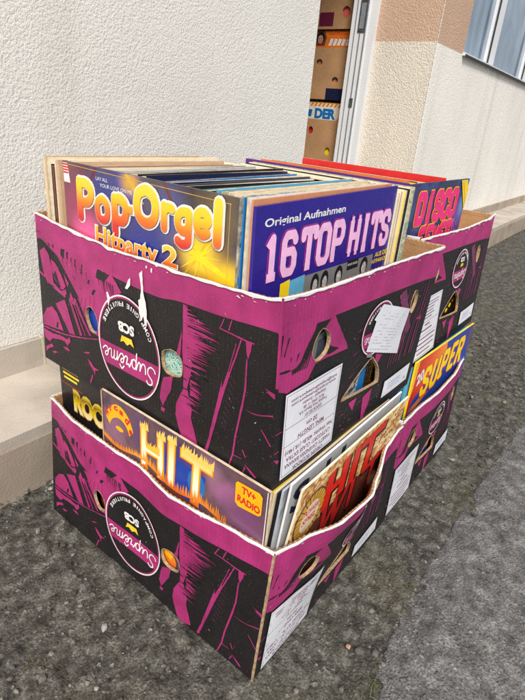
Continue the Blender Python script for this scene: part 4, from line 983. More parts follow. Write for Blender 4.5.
def organ(sh):
    sh.poly(VV([(135,0),(143,0),(172,30),(164,32)]), M['c_gold']); sh.poly(VV([(72,0),(80,0),(62,24),(58,22)]), M['c_maroon']); sh.poly(VV([(205,0),(210,0),(226,22),(220,24)]), M['c_brown'])
    for i in range(26):
        a = i/26*2*math.pi+.15; L = 14+30*random.random()**1.5; w_ = random.uniform(.8, 2.6)
        c, s = math.cos(a), math.sin(a); sh.poly(VV([(268-w_*s, 72+w_*c), (268+L*c, 72+L*s), (268+w_*s, 72-w_*c)]), M['c_yellow' if i % 3 else 'c_yolk'])
    sh.poly(VV([(268,68),(326,88),(326,93),(264,77)]), M['c_yellow']); sh.poly(VV(ellipse(266,72,9,7)), M['c_yellow'])
    for u0, v0, u1, v1 in ((10,3.2,312,7.5),): sh.line(VV([(u0,v0),(u1,v1)]), .0007, M['c_gold'])
    sh.line(VV([(311,7),(311,100)]), .0007, M['c_gold'])
    sh.poly(VV([(1,2),(12,2),(16,27),(1,27)]), M['c_white'])
    for v in (4,7.5,11,14.5): sh.line(VV([(2,v),(12,v)]), .0024, M['c_red'])
    vtext(sh, 'LAY ALL', 76, 10.5, 25, 4.6, M['c_white']); vtext(sh, 'YOUR LOVE ON ME', 84, 18, 66, 4.6, M['c_white'])
    for m, g, off in (('c_white', 2.3, .085), ('g_organ', 0, .06)):
        for ch, u, v, w, h in (('P',33,20,36,50),('o',75,36,29,29),('p',111,30,31,44),('O',156,12,44,40),('r',207,25,20,26),('g',231,26,25,38),('e',262,21,23,26),('l',290,8,14,44)):
            th = (12.5 if ch in 'PpOl' else 10.5)+2.2*g
            for ln in BUB[ch]:
                for q in round_stroke(smooth_line([(u+px*w, v+h-py*h) for px, py in ln], 3) if len(ln) > 2 else [(u+px*w, v+h-py*h) for px, py in ln], th): sh.poly(VV(q), M[m])
        sh.poly(VV([(142-g, 37-g), (153+g, 36-g), (153+g, 45+g), (142-g, 46+g)]), M[m])
    for m, g, off in (('c_white', 1.5, .05), ('g_party', 0, .03)):
        vs, fs = text_box('Hitparty', .074, SIZE-.104, .126, .031, off, 0, g/1000); sh.faces(vs, fs, M[m])
        vs, fs = text_box('2', .209, SIZE-.094, .026, .024, off, 0, g/1000); sh.faces(vs, fs, M[m])
    # lower half of the cover, seen through the hand holes
    sh.poly(VV(ellipse(54,212,34,40)), M['c_lilac']); sh.poly(VV(ellipse(60,206,12,34)), M['c_deepblue'])
    sh.poly(VV([(196,190),(262,190),(262,236),(222,240),(204,236)]), M['p_sparkle'])
sleeve('record_sleeve', 'Pop-Orgel sleeve with yellow red letters along long side of upper front carton', (.0245, .420, .3135), NW, 'p_organ', 'p_organ_edge', width=.323, art=organ, thick=.004, wear='c_dgrey')

def tophits(sh):
    vtext(sh, 'Original Aufnahmen', 15, 15.5, 160, 8.5, M['c_white'], offset=.02)
    for m, grow in (('c_hot', .0030), ('c_navy', .0014), ('c_pink', .0004)):
        for wd, u, w in (('16', 13, 64), ('TOP', 82, 103), ('HITS', 189, 127)):
            wd_, ww = wd, w
            block(sh, wd_, u+4, 37, ww*.88, 42, 9.6, M[m], grow=grow, gap=.22)
    sh.poly(VV([(48,90),(66,88),(66,140),(48,140)]), M['c_yellow']); sh.poly(VV([(66,90),(96,88),(96,140),(66,140)]), M['c_sky'])
    sh.poly(VV([(96,90),(268,92),(268,160),(96,160)]), M['c_grey'])
    for u, r in ((120,9),(142,9),(176,10),(244,11)):
        sh.poly(VV(ellipse(u,105,r,13)), M['c_black']); sh.poly(VV(ellipse(u+r*.1,108,r*.6,9)), M['p_portrait']); sh.poly(VV([(u-r-4,160),(u-r,124),(u+r,124),(u+r+4,160)]), M['c_slate'])
    sh.poly(VV([(196,90),(226,90),(226,103),(196,103)]), M['c_black']); vtext(sh, 'RONDO SINGERS', 198, 94, 26, 3.4, M['c_white'])
    vtext(sh, 'AUS DEN', 274, 91, 46, 7, M['c_yellow'], offset=.02); vtext(sh, 'HITPARADEN', 268, 101, 52, 6, M['c_yellow'], offset=.02)
    sh.poly(VV([(130,160),(215,160),(215,220),(130,220)]), M['c_slate']); sh.poly(VV([(140,194),(210,188),(210,200),(140,206)]), M['c_grey']); sh.poly(VV(ellipse(176,180,8,12)), M['c_silver'])
    sh.poly(VV([(235,240),(322,240),(322,315),(235,315)]), M['p_faces']); sh.poly(VV([(306,240),(323,240),(323,315),(312,315)]), M['c_blue'])
sleeve('record_sleeve', 'navy 16 TOP HITS record sleeve with pink letters, foremost in the upper front carton', (.0225, .0675, .3130), .018, 'c_navy', 'c_navy', width=.316, art=tophits, thick=.004, height=.3125, roll=R_(-1.15))

def single_a(sh):
    sh.poly([(.0,.10),(.08,.10),(.08,.18),(.0,.18)], M['c_slate']); sh.poly([(.004,.155),(.07,.165),(.07,.172),(.004,.162)], M['c_grey']); sh.poly([(.02,.13),(.03,.13),(.034,.18),(.026,.18)], M['c_grey'])
    sh.poly([(.085,.02),(.18,.02),(.18,.115),(.085,.115)], M['p_faces']); sh.poly([(.155,.02),(.18,.02),(.18,.115),(.168,.115)], M['c_blue']); sh.poly([(.06,.02),(.10,.02),(.108,.06),(.07,.075)], M['c_black'])
o = sleeve('single_sleeve', 'small black single sleeve with grey photo behind hand holes of upper front carton', (.072, .0300, .3130), .018, 'c_black', 'c_white', width=.18, height=.18, thick=.002, art=single_a, roll=R_(-.5))
def single_b(sh):
    for i in range(7): sh.poly(ellipse(.05+.016*i, .055+.008*(i % 3), .007, .005, 9), M['c_yellow'])
o = sleeve('single_sleeve', 'small black single sleeve with yellow marks, seen through the upper back carton', (.57, .0680, .3130), .03, 'c_black', 'c_black', width=.18, height=.18, thick=.002, art=single_b)

# the long row behind it: colour words, colour key, sleeve thickness
ROW = [('salmon','c_salmon',.006,1),('bright blue','c_blue',.004,-3),('picture patterned','p_scenic',.006,-4),('cream','c_cream',.004,-5),('white','c_white',.003,-6),('marbled green','p_marble',.005,-5),('sky blue','c_sky',.003,-7),('white','c_white',.004,-7),('grey','c_grey',.004,-6),
 ('ivory','c_ivory',.003,-8),('maroon','c_maroon',.005,-2),('pale mint','c_mint',.005,-7),('teal','c_teal',.007,-4),('grey','c_grey',.005,-8),('black','c_black',.006,-2),('teal','c_teal',.009,-7),('slate','c_slate',.006,-5),('black','c_black',.006,-2),('dark grey','c_dgrey',.008,-5),('navy','c_night',.007,-3),('grey','c_grey',.004,-9),
 ('sky blue','c_sky',.007,-6),('bright blue','c_blue',.009,-3),('navy','c_night',.006,-4),('midnight blue','c_night',.010,-1),('black','c_black',.008,0),('tan','c_tan',.007,-5),('ivory','c_ivory',.008,-4),('tan','c_tan',.006,-4),('cream','c_cream',.009,-3),('white','c_white',.007,-4),('slate','c_slate',.006,-1),('silver','c_silver',.008,-4),
 ('dark grey','c_dgrey',.007,-1),('ivory','c_ivory',.010,-3),('cream','c_cream',.008,-4),('tan','c_tan',.007,-2),('brown','c_brown',.006,0),('cream','c_cream',.010,-3),('pinkish tan','c_tan',.008,-2),('tan','c_tan',.006,-2),('cream','c_cream',.007,-3),('ivory','c_ivory',.008,0),('tan','c_tan',.006,-1),('tan','c_tan',.004,-1),('cream','c_cream',.005,0),('brown','c_brown',.004,-8),('black','c_black',.004,-6),('white','c_white',.005,-1),('ivory','c_ivory',.004,0),('cream','c_cream',.005,-2),('tan','c_tan',.004,2),('ivory','c_ivory',.005,0),('cream','c_cream',.005,-1)]
ORD = 'first second third fourth fifth sixth seventh eighth ninth tenth eleventh twelfth thirteenth fourteenth fifteenth sixteenth seventeenth eighteenth nineteenth twentieth'.split()
def ordinal(k):
    if k <= 20: return ORD[k-1]
    tens = {2: 'twenty', 3: 'thirty', 4: 'forty', 5: 'fifty', 6: 'sixty', 7: 'seventy', 8: 'eighty', 9: 'ninety', 10: 'hundred'}[k//10]
    return (tens+'-'+ORD[k % 10-1]) if k % 10 else tens[:-1]+'ieth'
FULL = []
rw = random.Random(31)
for word, key, th, dz in ROW:       # every thick entry is really two or three thin sleeves, paler ones slipped between
    n_ = max(1, round(th/.0036))
    for j in range(n_):
        if j == 0: FULL.append((word, key, dz))
        else: FULL.append(rw.choice((('white','c_white'),('cream','c_cream'),('ivory','c_ivory'),('tan','c_tan'),('grey','c_grey'),('white','c_white'),('ivory','c_ivory'),('slate','c_slate'),(word, key),(word, key),(word, key),(word, key)))+(dz-rw.uniform(0, 5),))
def row_label(k):
    same = [i for i, f in enumerate(FULL) if f[0] == FULL[k][0]]; p = same.index(k)
    if len(same) == 1: which = f'only {FULL[k][0]} record sleeve'; end = 'in'
    elif p < (len(same)+1)//2: which = f'{ordinal(p+1)} {FULL[k][0]} record sleeve from the street end'; end = 'of'
    else: which = f'{ordinal(len(same)-p)} {FULL[k][0]} record sleeve from the wall end'; end = 'of'
    return f'{which} {end} the upper front long row'
y = .0745; pitch = (.489-y)/len(FULL)
for k, (word, key, dz) in enumerate(FULL):
    x0 = .036+rw.uniform(-.002, .007) if .095 < y < .43 else (.0255+rw.uniform(0, .0016)); x0 = .0235+.0015*k if k < 5 else x0
    w_ = SIZE-.004+rw.uniform(-.005, .002)
    if k < 9: h_extra = .0035-.0002*k
    else: h_extra = 0
    if k > 18: w_ -= rw.uniform(0, .03)
    w_ = min(w_, .332-x0)
    h_ = min(SIZE+dz/1000*.9+rw.uniform(-.005, .002), SIZE+.003) if k >= 9 else SIZE+h_extra+rw.uniform(-.001, .0005); th = pitch*rw.choice((.4, .5, .62, .8))
    spine = key if key not in ('c_cream','c_ivory','c_tan','c_white','c_silver') or rw.random() < .5 else rw.choice(('edge_cream', 'edge_worn'))
    sleeve('record_sleeve', row_label(k), (x0, y, .3130), .018*(1-k/70)+.0012*math.sin(k*1.7), key, spine, width=w_, height=h_, thick=th, lean=R_(-.1+.25*math.sin(k*.45)), roll=R_(rw.uniform(-.6, .6)), group='records in the long row of the upper front carton', wear='edge_worn' if rw.random() < .3 else None)
    y += pitch*(1.75 if k < 9 else .89)
# sleeves turned the other way at the right end of the same carton
END = [('orange','c_orange',.3375,.0705,-6),('rosy tan','c_tan',.3435,.070,-4),('ivory','c_ivory',.3490,.0695,-2),('yellow','c_yellow',.3545,.068,-3),('black','c_black',.3600,.0665,-1),('white','c_white',.3655,.068,-2),('cream','c_cream',.3710,.070,0),('marbled green','p_marble',.3765,.0665,1)]
for k, (word, key, x, yn, dz) in enumerate(END):
    h_ = SIZE+dz/1000; w_ = SIZE-.003
    sleeve('record_sleeve', f'{word} record sleeve edge-on, {ordinal(k+1)} to the right of the 16 TOP HITS cover', (x-.004, yn+w_, .3130), NW, 'c_ivory' if k < 3 else key, key if k % 3 else 'edge_cream', width=w_, height=h_, thick=.0048, roll=0, group='records turned sideways in the upper front carton')
sleeve('record_sleeve', 'purple record sleeve standing edge-on between the two upper cartons', (.3865, .407, .3135), NW, 'c_purple', 'c_purple', width=.325, height=.318, thick=.006)
sleeve('record_sleeve', 'ivory record sleeve seen flat behind the row ends of the upper front carton', (.3335, .440, .3130), NW, 'c_ivory', 'c_ivory', width=.325, height=.312, thick=.003)

# upper back carton
def disco(sh):
    pass
    for m, grow in (('c_maroon', .0052), ('c_yolk', .0034), ('c_hotred', .0)):
        block(sh, 'DISCO', 75, 20, 186, 42, 14, M[m], grow=grow, gap=.2); block(sh, 'FEVER', 106, 78, 158, 42, 13, M[m], grow=grow, gap=.2)
    sh.poly(VV([(262,1),(296,1),(314,20),(314,60)]), M['c_yellow']); sh.line(VV([(276,6),(312,46)]), .003, M['c_orange'])
    for i in range(20): sh.poly(VV(ellipse(random.uniform(255,312),random.uniform(60,150),random.uniform(1,4),random.uniform(1,4),8)), M['c_lilac' if i % 2 else 'c_deepblue'])
sleeve('record_sleeve', 'DISCO FEVER record sleeve with pink and yellow letters in the upper back carton', (.378, .0880, .3130), .018, 'p_disco', 'c_night', width=.312, art=disco, thick=.0045)
BACK = [('orange','c_orange',.455,0),('ivory','c_ivory',.463,-2),('yellow','c_yellow',.470,-3),('white','c_white',.478,-4),('brown','c_brown',.487,-2),('cream','c_cream',.495,-6),('tan','c_tan',.503,-4),('white','c_white',.512,-6),('pale mint','c_mint',.521,-5),('black','c_black',.530,-7),('ivory','c_ivory',.539,-6),('silver','c_silver',.548,-8)]
for k, (word, key, x, dz) in enumerate(BACK):
    sleeve('record_sleeve', f'{word} record sleeve, {ordinal(k+1)} from the purple one in the upper back carton', (x, .42+.01*random.random(), .3130), NW, key, 'edge_cream' if k % 2 else key, width=SIZE-.003, height=SIZE+dz/1000, thick=.0055, group='records standing in the upper back carton')
sleeve('record_sleeve', 'bright red record sleeve behind the DISCO FEVER cover in the upper back carton', (.575, .412, .3135), NW-.012, 'c_red', 'c_red', width=.315, height=.3185, thick=.004, wear='edge_worn', back='c_white')
def redtext(sh): pass

# lower front carton
def hit(sh):
    # arc shaped badge
    arc = [(42+34*math.cos(t)*-1, 58-46*math.sin(t)) for t in [R_(18+144*i/14) for i in range(15)]]; arc2 = [(42-24*math.cos(t), 60-26*math.sin(t)) for t in [R_(14+152*i/14) for i in range(15)]]
    sh.poly(VV(arc+arc2[::-1]), M['c_yolk'])
    for i, ch in enumerate('Arcade'):
        t = R_(32+118*i/5); u, v = 42-29*math.cos(t), 58-40*math.sin(t); rot = math.pi/2-t
        vs, fs = text_fit(ch, .0095, .0125 if ch in 'Ad' else .0105, .05); c, s = math.cos(rot), math.sin(rot); ou, ov = V(u-5*math.cos(rot)-1, v+5)
        sh.faces([(ou+a*c-b*s, ov+a*s+b*c) for a, b in vs], fs, M['c_red'])
    sh.poly(VV(ellipse(42,52,9,4)), M['c_yolk'])
    # burning letters
    sh.poly(VV([(130,40),(222,40),(214,96),(128,96)]), M['c_deepblue']); sh.poly(VV(ellipse(205,60,16,22)), M['c_blue'])
    strokes = [((98,26),(98,88),9),((134,26),(134,86),9),((98,56),(134,54),8),((157,20),(155,92),10),((180,24),(228,24),10),((205,24),(203,88),10)]
    for m, g in (('c_orange', 7), ('c_yolk', 4), ('g_fire', 0)):
        for a, b, th in strokes:
            for q in stroke_quads(VV([a, b]), (th+g)/1000): sh.poly(q, M[m])
    for (u0, u1, v) in ((90,106,20),(126,142,20),(148,166,14),(176,232,18),(104,130,50),(92,106,92),(150,162,96),(196,210,92)):
        u = u0
        while u < u1: 
            L = random.uniform(6, 15); sh.poly(VV([(u, v+3), (u+3.6, v+4), (u+2.4+random.uniform(-1, 3), v-L), (u+.6, v-L*.4)]), M['g_flame']); u += 3.1
    u = 0
    while u < 316:
        v = 72+.05*u+6*math.sin(u*.05); L = random.uniform(4, 12) if 95 < u < 260 else random.uniform(2, 5)
        sh.poly(VV([(u, v+8), (u+4, v+8), (u+2+random.uniform(-1, 2), v-L)]), M['g_flame']); u += 3.4
    sh.poly(VV([(0,88),(316,98),(316,160),(0,150)]), M['c_brown'])
    for i in range(70):
        u = random.uniform(0, 310); v = random.uniform(95, 290); L = random.uniform(10, 40); sh.poly(VV([(u-4, v+L), (u+6, v+L), (u+3, v)]), M['c_orange' if i % 3 else 'c_yolk'])
    sh.poly(VV(ellipse(145,228,26,20)), M['c_orange']); sh.poly(VV([(128,214),(164,216),(160,226),(132,222)]), M['c_yolk']); sh.poly(VV([(134,236),(160,238),(150,242)]), M['c_red'])
    q = [(279,16),(282,12),(316,10),(321,14),(321,40),(317,44),(285,48),(280,44)]
    sh.poly(VV([(u-6, v) for u, v in q]), M['c_yolk']); vtext(sh, 'TV+', 283, 15, 22, 10, M['c_red'], offset=.045); vtext(sh, 'RADIO', 277, 30, 36, 10, M['c_red'], offset=.045)
    sh.line(VV([(1,1),(1,120)]), .004, M['c_tan']); sh.line(VV([(322,1),(322,120)]), .0012, M['c_white'])
sleeve('record_sleeve', 'purple record sleeve with burning HIT letters and yellow TV+ RADIO badge', (.0075, .332, .0045), NW, 'p_hit', 'edge_cream', width=.324, height=.3135, art=hit, thick=.004, wear='edge_cream', roll=0)
def rock(sh):
    for i, (w, u) in enumerate(((46,10),(44,12),(36,14))): 
        for j in range(int(w/4)): sh.line(VV([(u+j*4, 24+8*i), (u+j*4+3, 24+8*i)]), .004, M['c_yellow'])
    sh.line(VV([(2,17),(64,17)]), .001, M['c_red']); sh.line(VV([(2,52),(64,52)]), .001, M['c_red'])
    for m, off in (('c_gold', .085), ('g_chrome', .05)): vtext(sh, 'ROC', 36, 56, 84, 38, M[m], offset=off)
    sh.poly(VV(ellipse(112,250,12,30)), M['c_orange'])
sleeve('record_sleeve', 'black record sleeve with chrome yellow letters at the wall end of the lower front carton', (.0265, .4795, .0045), NW, 'c_black', 'c_black', width=.313, height=.302, art=rock, thick=.003)
sleeve('record_sleeve', 'grey edged record sleeve right behind the burning HIT cover', (.0145, .327, .0045), NW, 'c_silver', 'c_silver', width=.25, height=.3035, thick=.003)
def hitw(sh):
    sh.poly(VV([(56,100),(300,86),(300,315),(10,315)]), M['c_brown'])
    for i in range(120):
        u, v = random.uniform(200,300), random.uniform(4,110); r = random.uniform(2,8); a = random.uniform(0,3)
        sh.line(VV([(u,v),(u+r*math.cos(a),v+r*math.sin(a)),(u+r*math.cos(a)+r*.7,v+r*math.sin(a)*.4)]), .0012, M['c_brown' if i % 3 else 'c_orange'])
    for i in range(50):
        u, v = random.uniform(6,100), random.uniform(6,120); r = random.uniform(3,9); a = random.uniform(0,6.3)
        sh.line(VV([(u,v),(u+r*math.cos(a),v+r*math.sin(a))]), .0014, M['c_brown'])
    sh.poly(VV(ellipse(40,64,36,44)), M['c_brown']); sh.poly(VV(ellipse(40,64,33,41)), M['c_gold'])
    for i in range(22):
        t = i/22*2*math.pi; sh.line(VV([(40+20*math.cos(t),64+26*math.sin(t)),(40+33*math.cos(t),64+41*math.sin(t))]), .0016, M['c_brown'])
    sh.poly(VV(ellipse(40,66,21,27)), M['c_ivory']); vtext(sh, 'POWER', 22, 48, 36, 11, M['c_red'], offset=.03, shear=.2); vtext(sh, 'SPIEL', 23, 64, 34, 11, M['c_red'], offset=.03, shear=.2)
    for m, g, d in (('c_black', 5, 4), ('c_flame', 0, 0)):
        for a, b, th in (((74,20),(84,80),18),((112,16),(126,80),18),((78,52),(120,48),15),((142,14),(156,80),18),((160,13),(222,10),16),((188,14),(201,82),18)):
            for q in stroke_quads(VV([(a[0]+d, a[1]+d), (b[0]+d, b[1]+d)]), (th+g)/1000): sh.poly(q, M[m])
    for m, g, d in (('c_black', 4, 3), ('c_red', 0, 0)):
        for a, b in (((90,92),(104,150)),((104,150),(120,96)),((120,96),(138,150)),((138,150),(150,92)),((170,90),(184,150)),((204,88),(270,84)),((236,88),(250,150))):
            for q in stroke_quads(VV([(a[0]+d, a[1]+d), (b[0]+d, b[1]+d)]), (13+g)/1000): sh.poly(q, M[m])
LN = R_(7.6)
sleeve('record_sleeve', 'comic style HIT record sleeve with big red letters bulging out of the lower front carton', (.034, .024, .0045), .036, 'p_comic', 'c_ivory', width=.306, height=.3185, art=hitw, thick=.003, lean=LN)
def schlager(sh):
    vtext(sh, 'Schlager', 8, 4, 270, 44, M['c_night'], offset=.03); vtext(sh, 'parade', 60, 60, 180, 40, M['c_purple'], offset=.03)
sleeve('record_sleeve', 'off-white record sleeve with dark gothic letters behind the comic style HIT cover', (.0295, .0215, .0045), .036, 'c_silver', 'c_white', width=.311, height=.3205, art=schlager, thick=.003, lean=R_(4.9))
sleeve('record_sleeve', 'glossy silver record sleeve behind the gothic lettered one in the lower front carton', (.0255, .0245, .0045), .034, 'p_glare', 'c_silver', width=.312, height=.309, thick=.003, lean=R_(4.2))
for k, (word, key) in enumerate((('black','c_black'),('cream','c_cream'),('yellow','c_yellow'),('ivory','c_ivory'),('olive green','c_green'),('tan','c_tan'))):
    sleeve('record_sleeve', f'{word} record sleeve with its edge showing beside the burning HIT cover', (.0232-.0021*k, .0275+.0036*k, .0045), .032, key, key if k != 3 else 'edge_cream', width=.311, height=.3035, thick=.0028, lean=R_(4.0-.1*k), group='edges showing in the lower front carton')
random.seed(5)
# lower back carton
def super_(sh):
    sh.poly(VV([(0,0),(150,0),(156,24),(20,86),(0,120)]), M['g_super']); sh.poly(VV([(0,0),(16,0),(8,60),(0,80)]), M['c_yolk'])
    sh.poly(VV([(285,0),(315,0),(315,80),(296,60)]), M['c_violet'])
    for i in range(10): sh.poly(VV([(0,108+i*2),(60+i*4,92),(66+i*4,94)]), M['c_red' if i % 2 else 'c_gold'])
    for m, off, d in (('c_red', .13, 1.5), ('c_yellow', .085, 0)):
        for ch, u, v, w, h in (('S',50,34,34,52),('U',96,28,32,56),('P',140,24,34,52),('E',186,20,30,54),('R',226,20,34,52)):
            for ln in BLK[ch]:
                for q in round_stroke([(u+d+px*w+py*5, v+d+h-py*h) for px, py in ln], 13+(4.5 if m == 'c_red' else 0)): sh.poly(VV(q), M[m])
    sh.poly(VV([(80,196),(196,196),(196,268),(80,268)]), M['c_orange']); sh.poly(VV([(110,222),(196,206),(196,240)]), M['c_yolk'])
    vtext(sh, '20', 20, 30, 32, 24, M['c_white'], offset=.04, rot=.25)
sleeve('record_sleeve', 'blue and orange SUPER record sleeve with fat yellow letters in the lower back carton', (.4725, .0375, .0045), .0, 'c_deepblue', 'c_yellow', width=.31, height=.3155, art=super_, thick=.004)
for k, (word, key, yy) in enumerate((('pale blue','c_sky',.0445),('teal','c_teal',.0500),('sea blue','c_blue',.0555))):
    sleeve('record_sleeve', f'{word} record sleeve peeping out right behind the SUPER cover', (.462+.002*k, yy, .0045), 0, key, key, width=.315, height=.3025, thick=.004)
sleeve('record_sleeve', 'black record sleeve at the near end of the SUPER cover in the lower back carton', (.434, .060, .0045), 0, 'c_black', 'c_black', width=.31, height=.302, thick=.004)
# ------------------------------------------------------------------ the stack of brown cartons just inside the door
M['brown_card'] = mat('brown_cardboard', lin(186, 144, 104), .85, .12, 12, .15, 200, .15)
def indoor_carton(label, n0, n1, z0, z1, decor):
    t = 2.42; org = wl(t, (n0+n1)/2, z0)
    r = empty('cardboard_box', org); tag(r, label, 'box', 'brown record boxes stacked inside the doorway')
    m = M['brown_card']
    mb = MB(); wbox(mb, t+.004, t+.40, n0, n0+.005, z0, z1, m); wbox(mb, t+.004, t+.40, n1-.005, n1, z0, z1, m); wbox(mb, t+.395, t+.40, n0+.0055, n1-.0055, z0, z1, m); mb.build('side_panel', r, org)
    mb = MB(); wbox(mb, t+.0045, t+.394, n0+.006, n1-.006, z0+.0005, z0+.005, m); mb.build('base_panel', r, org)
    mb = MB(); holes = [h for k, h, c in decor if k == 'hole']
    P = lambda a, h, o: wl(t-o, n1-a, z0+h)
    sh = Sheet(mb, P, n1-n0, lambda a: z1-z0, holes=holes); sh.layer = 0
    sh.poly([(0,0),(n1-n0,0),(n1-n0,z1-z0),(0,z1-z0)], m)
    Sheet(mb, lambda a, h, o: wl(t+.0038, n1-a, z0+h), n1-n0, lambda a: z1-z0, holes=holes).poly([(0,0),(n1-n0,0),(n1-n0,z1-z0),(0,z1-z0)], m)
    for k, h, c in decor:
        if k == 'print': sh.poly(h, M[c])
    mb.build('front_panel', r, org)
    return r, P
def ph(n1, z0, n, z): return (n1-n, z-z0)
N0_, N1_ = 1.20, 1.60
def E_(n, z, z0, rx, ry): return [(N1_-n+rx*math.cos(i*.5236), z-z0+ry*math.sin(i*.5236)) for i in range(12)]
def RC(na, nb, za, zb, z0): return [(N1_-na, za-z0), (N1_-nb, za-z0), (N1_-nb, zb-z0), (N1_-na, zb-z0)]
indoor_carton('brown cardboard box with a yellow dot, lowest seen inside the doorway', N0_, N1_, .455, .712, [('hole', E_(1.363,.545,.455,.017,.022), ''), ('hole', E_(1.49,.65,.455,.016,.02), '')])
indoor_carton('brown cardboard box with two round holes showing faces, middle of the doorway stack', N0_, N1_, .815, 1.072, [('hole', E_(1.37,.912,.815,.02,.018), ''), ('hole', E_(1.482,.998,.815,.02,.018), ''), ('print', RC(1.42,1.297,.812,.873,.815), 'c_night')])
indoor_carton('brown cardboard box with a dark red square, highest of the doorway stack', N0_, N1_, 1.158, 1.43, [('hole', E_(1.352,1.235,1.158,.024,.027), ''), ('print', RC(1.512,1.424,1.171,1.236,1.158), 'c_maroon')])
indoor_carton('plain brown cardboard box at the foot of the doorway stack', N0_, N1_, .1905, .452, [])
def indoor_sleeve(label, z0, height, key, art, n1=1.545, t=2.432):
    p = wl(t, n1, z0)
    return sleeve('record_sleeve', label, p, NW+TH, key, key, width=.3, height=height, thick=.004, art=art)
H_ = .338
def face(sh, u, v, r, hair='c_black'):
    sh.poly([(u+r*1.25*math.cos(i*.5236), v+r*.2+r*1.3*math.sin(i*.5236)) for i in range(12)], M[hair]); sh.poly([(u+r*.8*math.cos(i*.5236), v-r*.15+r*math.sin(i*.5236)) for i in range(12)], M['c_skin'])
    for s in (-1, 1): sh.poly([(u+s*r*.35+r*.13*math.cos(i*.785), v+r*.1*math.sin(i*.785)) for i in range(8)], M['c_black'])
    sh.line([(u-r*.3, v-r*.55), (u+r*.3, v-r*.55)], r*.16, M['c_red'])
def orange_art(sh):
    sh.poly([(.004,.25),(.3,.25),(.3,H_),(.004,H_)], M['c_orange']); sh.poly([(.012,.26),(.075,.26),(.085,.30),(.07,.333),(.02,.333)], M['c_brown']); face(sh, .046, .295, .021)
    sh.text('wunschkonzert', .095, .312, .13, .013, M['c_red'], offset=.02)
    for i in range(5): sh.poly([(.10+.026*i, .262), (.118+.026*i, .262), (.13+.026*i, .295-.002*i), (.112+.026*i, .295)], M['c_white'])
    face(sh, .062, .186, .019); face(sh, .174, .1, .019, 'c_brown')
indoor_sleeve('orange record sleeve with a dark haired face on top of the middle doorway box', .8205, .332, 'c_gold', lambda sh: orange_art(sh))
def der_art(sh):
    sh.poly([(.0,.24),(.3,.24),(.3,.336),(.0,.336)], M['c_ivory'])
    for i in range(12): sh.poly([(.0+.026*i, .318), (.014+.026*i, .318), (.026+.026*i, .336), (.012+.026*i, .336)], M['c_orange'])
    for m, off in (('c_white', .1), ('c_blue', .06)): sh.text('DER', .062, .258, .14, .05, M[m], offset=off)
    sh.poly([(.0,.262),(.04,.262),(.045,.30),(.0,.30)], M['c_blue']); sh.poly([(.21,.25),(.24,.25),(.235,.29)], M['c_orange'])
    sh.poly([(.17+.03*math.cos(i*.5236), .085+.03*math.sin(i*.5236)) for i in range(12)], M['c_yellow']); sh.poly([(.05+.03*math.cos(i*.5236), .19+.03*math.sin(i*.5236)) for i in range(12)], M['c_red'])
indoor_sleeve('record sleeve lettered DER in blue under an orange chevron border inside the doorway', .4605, .340, 'c_gold', der_art)
def coral_art(sh): sh.poly([(.19+.05*math.cos(i*.5236), .074+.05*math.sin(i*.5236)) for i in range(12)], M['c_coral'])
flat('c_coral', 226, 110, 100)
indoor_sleeve('coral dotted record sleeve inside the highest doorway box', 1.1635, .25, 'c_dgrey', coral_art)

# ------------------------------------------------------------------ loose stones and weeds
def stone(mb, x, y, z, r, m, rr, flatk=.6):
    bm = bmesh.new(); bmesh.ops.create_icosphere(bm, subdivisions=1 if r < .006 else 2, radius=r)
    s = (rr.uniform(.7, 1.3), rr.uniform(.7, 1.2), flatk*rr.uniform(.7, 1.2)); rot = Matrix.Rotation(rr.uniform(0, 6.3), 3, 'Z'); sd = rr.random()*50
    for v in bm.verts:
        k = 1+.45*noise.noise(v.co/r*1.1+Vector((sd, sd, 0))); v.co = rot @ Vector((v.co.x*s[0]*k, v.co.y*s[1]*k, v.co.z*s[2]*k))
    bm.verts.index_update(); mb.add([(v.co.x+x, v.co.y+y, v.co.z+z) for v in bm.verts], [[v.index for v in f.verts] for f in bm.faces], m); bm.free()
for k, c in dict(st_dark=(.06,.057,.047), st_mid=(.11,.105,.09), st_light=(.185,.178,.16), st_pale=(.30,.29,.27), st_orange=(.42,.24,.15)).items(): M[k] = mat(k.replace('st_', 'stone_'), c, .8, .25, 150, .4, 400, .3)
rr = random.Random(12); mb = MB()
def inbox(x, y): return (-.02 < x < .8 and -.015 < y < .53)
n = 0
while n < 1700:
    x = rr.uniform(-.6, 1.8); y = rr.uniform(-.5, .565)
    if inbox(x, y): continue
    if y < edge_y(x)-.01 and rr.random() < .86: continue
    r = .0012+.005*rr.random()**3
    stone(mb, x, y, .001+(.004 if y < edge_y(x) else 0)-r*.1, r, M[rr.choice(('st_dark','st_dark','st_mid','st_mid','st_mid','st_light'))] if rr.random() > .008 else M['st_pale'], rr); n += 1
for i in range(140):      # grit gathered at the foot of the step
    x = rr.uniform(-.5, .3); y = .57-abs(rr.gauss(0, .012))+TA.y*x; r = .0012+.0034*rr.random()**2.5
    stone(mb, x, y, .0015, r, M[rr.choice(('st_mid','st_light','st_light','st_pale'))], rr)
ico = bmesh.new(); bmesh.ops.create_icosphere(ico, subdivisions=1, radius=1); ico.verts.index_update()
IV = [v.co.copy() for v in ico.verts]; IF = [[v.index for v in f.verts] for f in ico.faces]; ico.free()
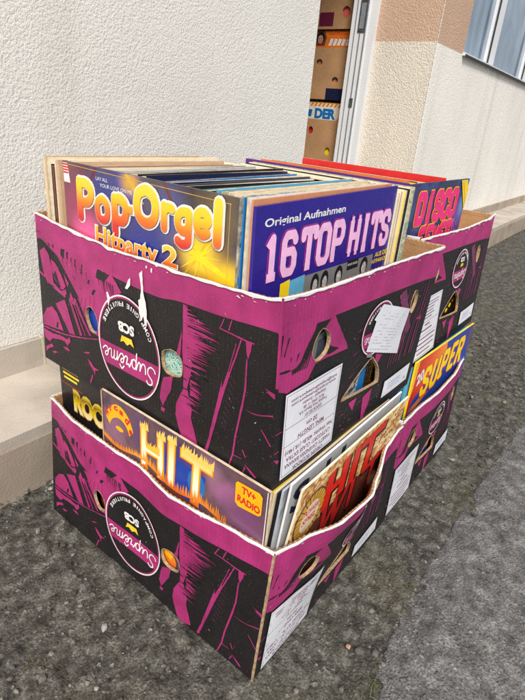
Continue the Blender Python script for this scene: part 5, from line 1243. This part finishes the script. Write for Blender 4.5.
def grit(x, y, z, r, key):
    a = rr.uniform(0, 6.3); ca, sa = math.cos(a), math.sin(a); sx, sy, sz = r*rr.uniform(.7, 1.4), r*rr.uniform(.7, 1.1), r*rr.uniform(.4, .8)
    pts = []
    for p in IV:
        k = rr.uniform(.72, 1.2); X, Y = p.x*sx*k, p.y*sy*k; pts.append((x+X*ca-Y*sa, y+X*sa+Y*ca, z+p.z*sz*k))
    mb.add(pts, IF, M[key])
n = 0
while n < 8000:
    d = rr.random(); x = -.45+2.2*d**1.6; y = rr.uniform(-.45, .56)
    if inbox(x, y) or y > .555+.052*x: continue
    road = y < edge_y(x)
    if road and rr.random() < .6: continue
    z = .006*fbm(x, y, 9, 4)+.0045*fbm(x, y, 42, 4, 5)+.013*max(0, noise.noise(Vector((x*38, y*38, 2)))-.1)+.006*max(0, noise.noise(Vector((x*85, y*85, 7))))-.006 if not road else .0055+.0025*fbm(x, y, 16, 4, 3)
    grit(x, y, z+.0004, .0006+.0024*rr.random()**2.6, rr.choice(('st_dark','st_dark','st_mid','st_mid','st_light') if not road else ('st_mid','st_mid','st_light'))); n += 1
tag(mb.build('gravel'), kind='stuff')
for lab, (x, y), r, m in STONES:
    mb = MB(); stone(mb, 0, 0, 0, r, M[m], rr, .5); o = mb.build('stone'); o.location = (x, y, .003); tag(o, lab, 'stone')
M['weed'] = mat('weed_green', (.085, .10, .03), .6, .3, 80)
mb = MB()
for (cx, cy, n) in WEEDS:
    for i in range(n):
        a = rr.uniform(0, 6.3); L = rr.uniform(.006, .017); b = (cx+rr.gauss(0, .006), cy+rr.gauss(0, .006)); w_ = .00045
        p = [(b[0]+L*t*math.cos(a), b[1]+L*t*math.sin(a), .001+L*1.1*t-L*.6*t*t) for t in (0, .5, 1)]
        nx_, ny_ = -math.sin(a)*w_, math.cos(a)*w_
        mb.add([(p[0][0]-nx_, p[0][1]-ny_, p[0][2]), (p[0][0]+nx_, p[0][1]+ny_, p[0][2]), (p[1][0]+nx_, p[1][1]+ny_, p[1][2]), (p[2][0], p[2][1], p[2][2]), (p[1][0]-nx_, p[1][1]-ny_, p[1][2])], [(0,1,2,4),(4,2,3)], M['weed'])
tag(mb.build('weeds'), kind='stuff')
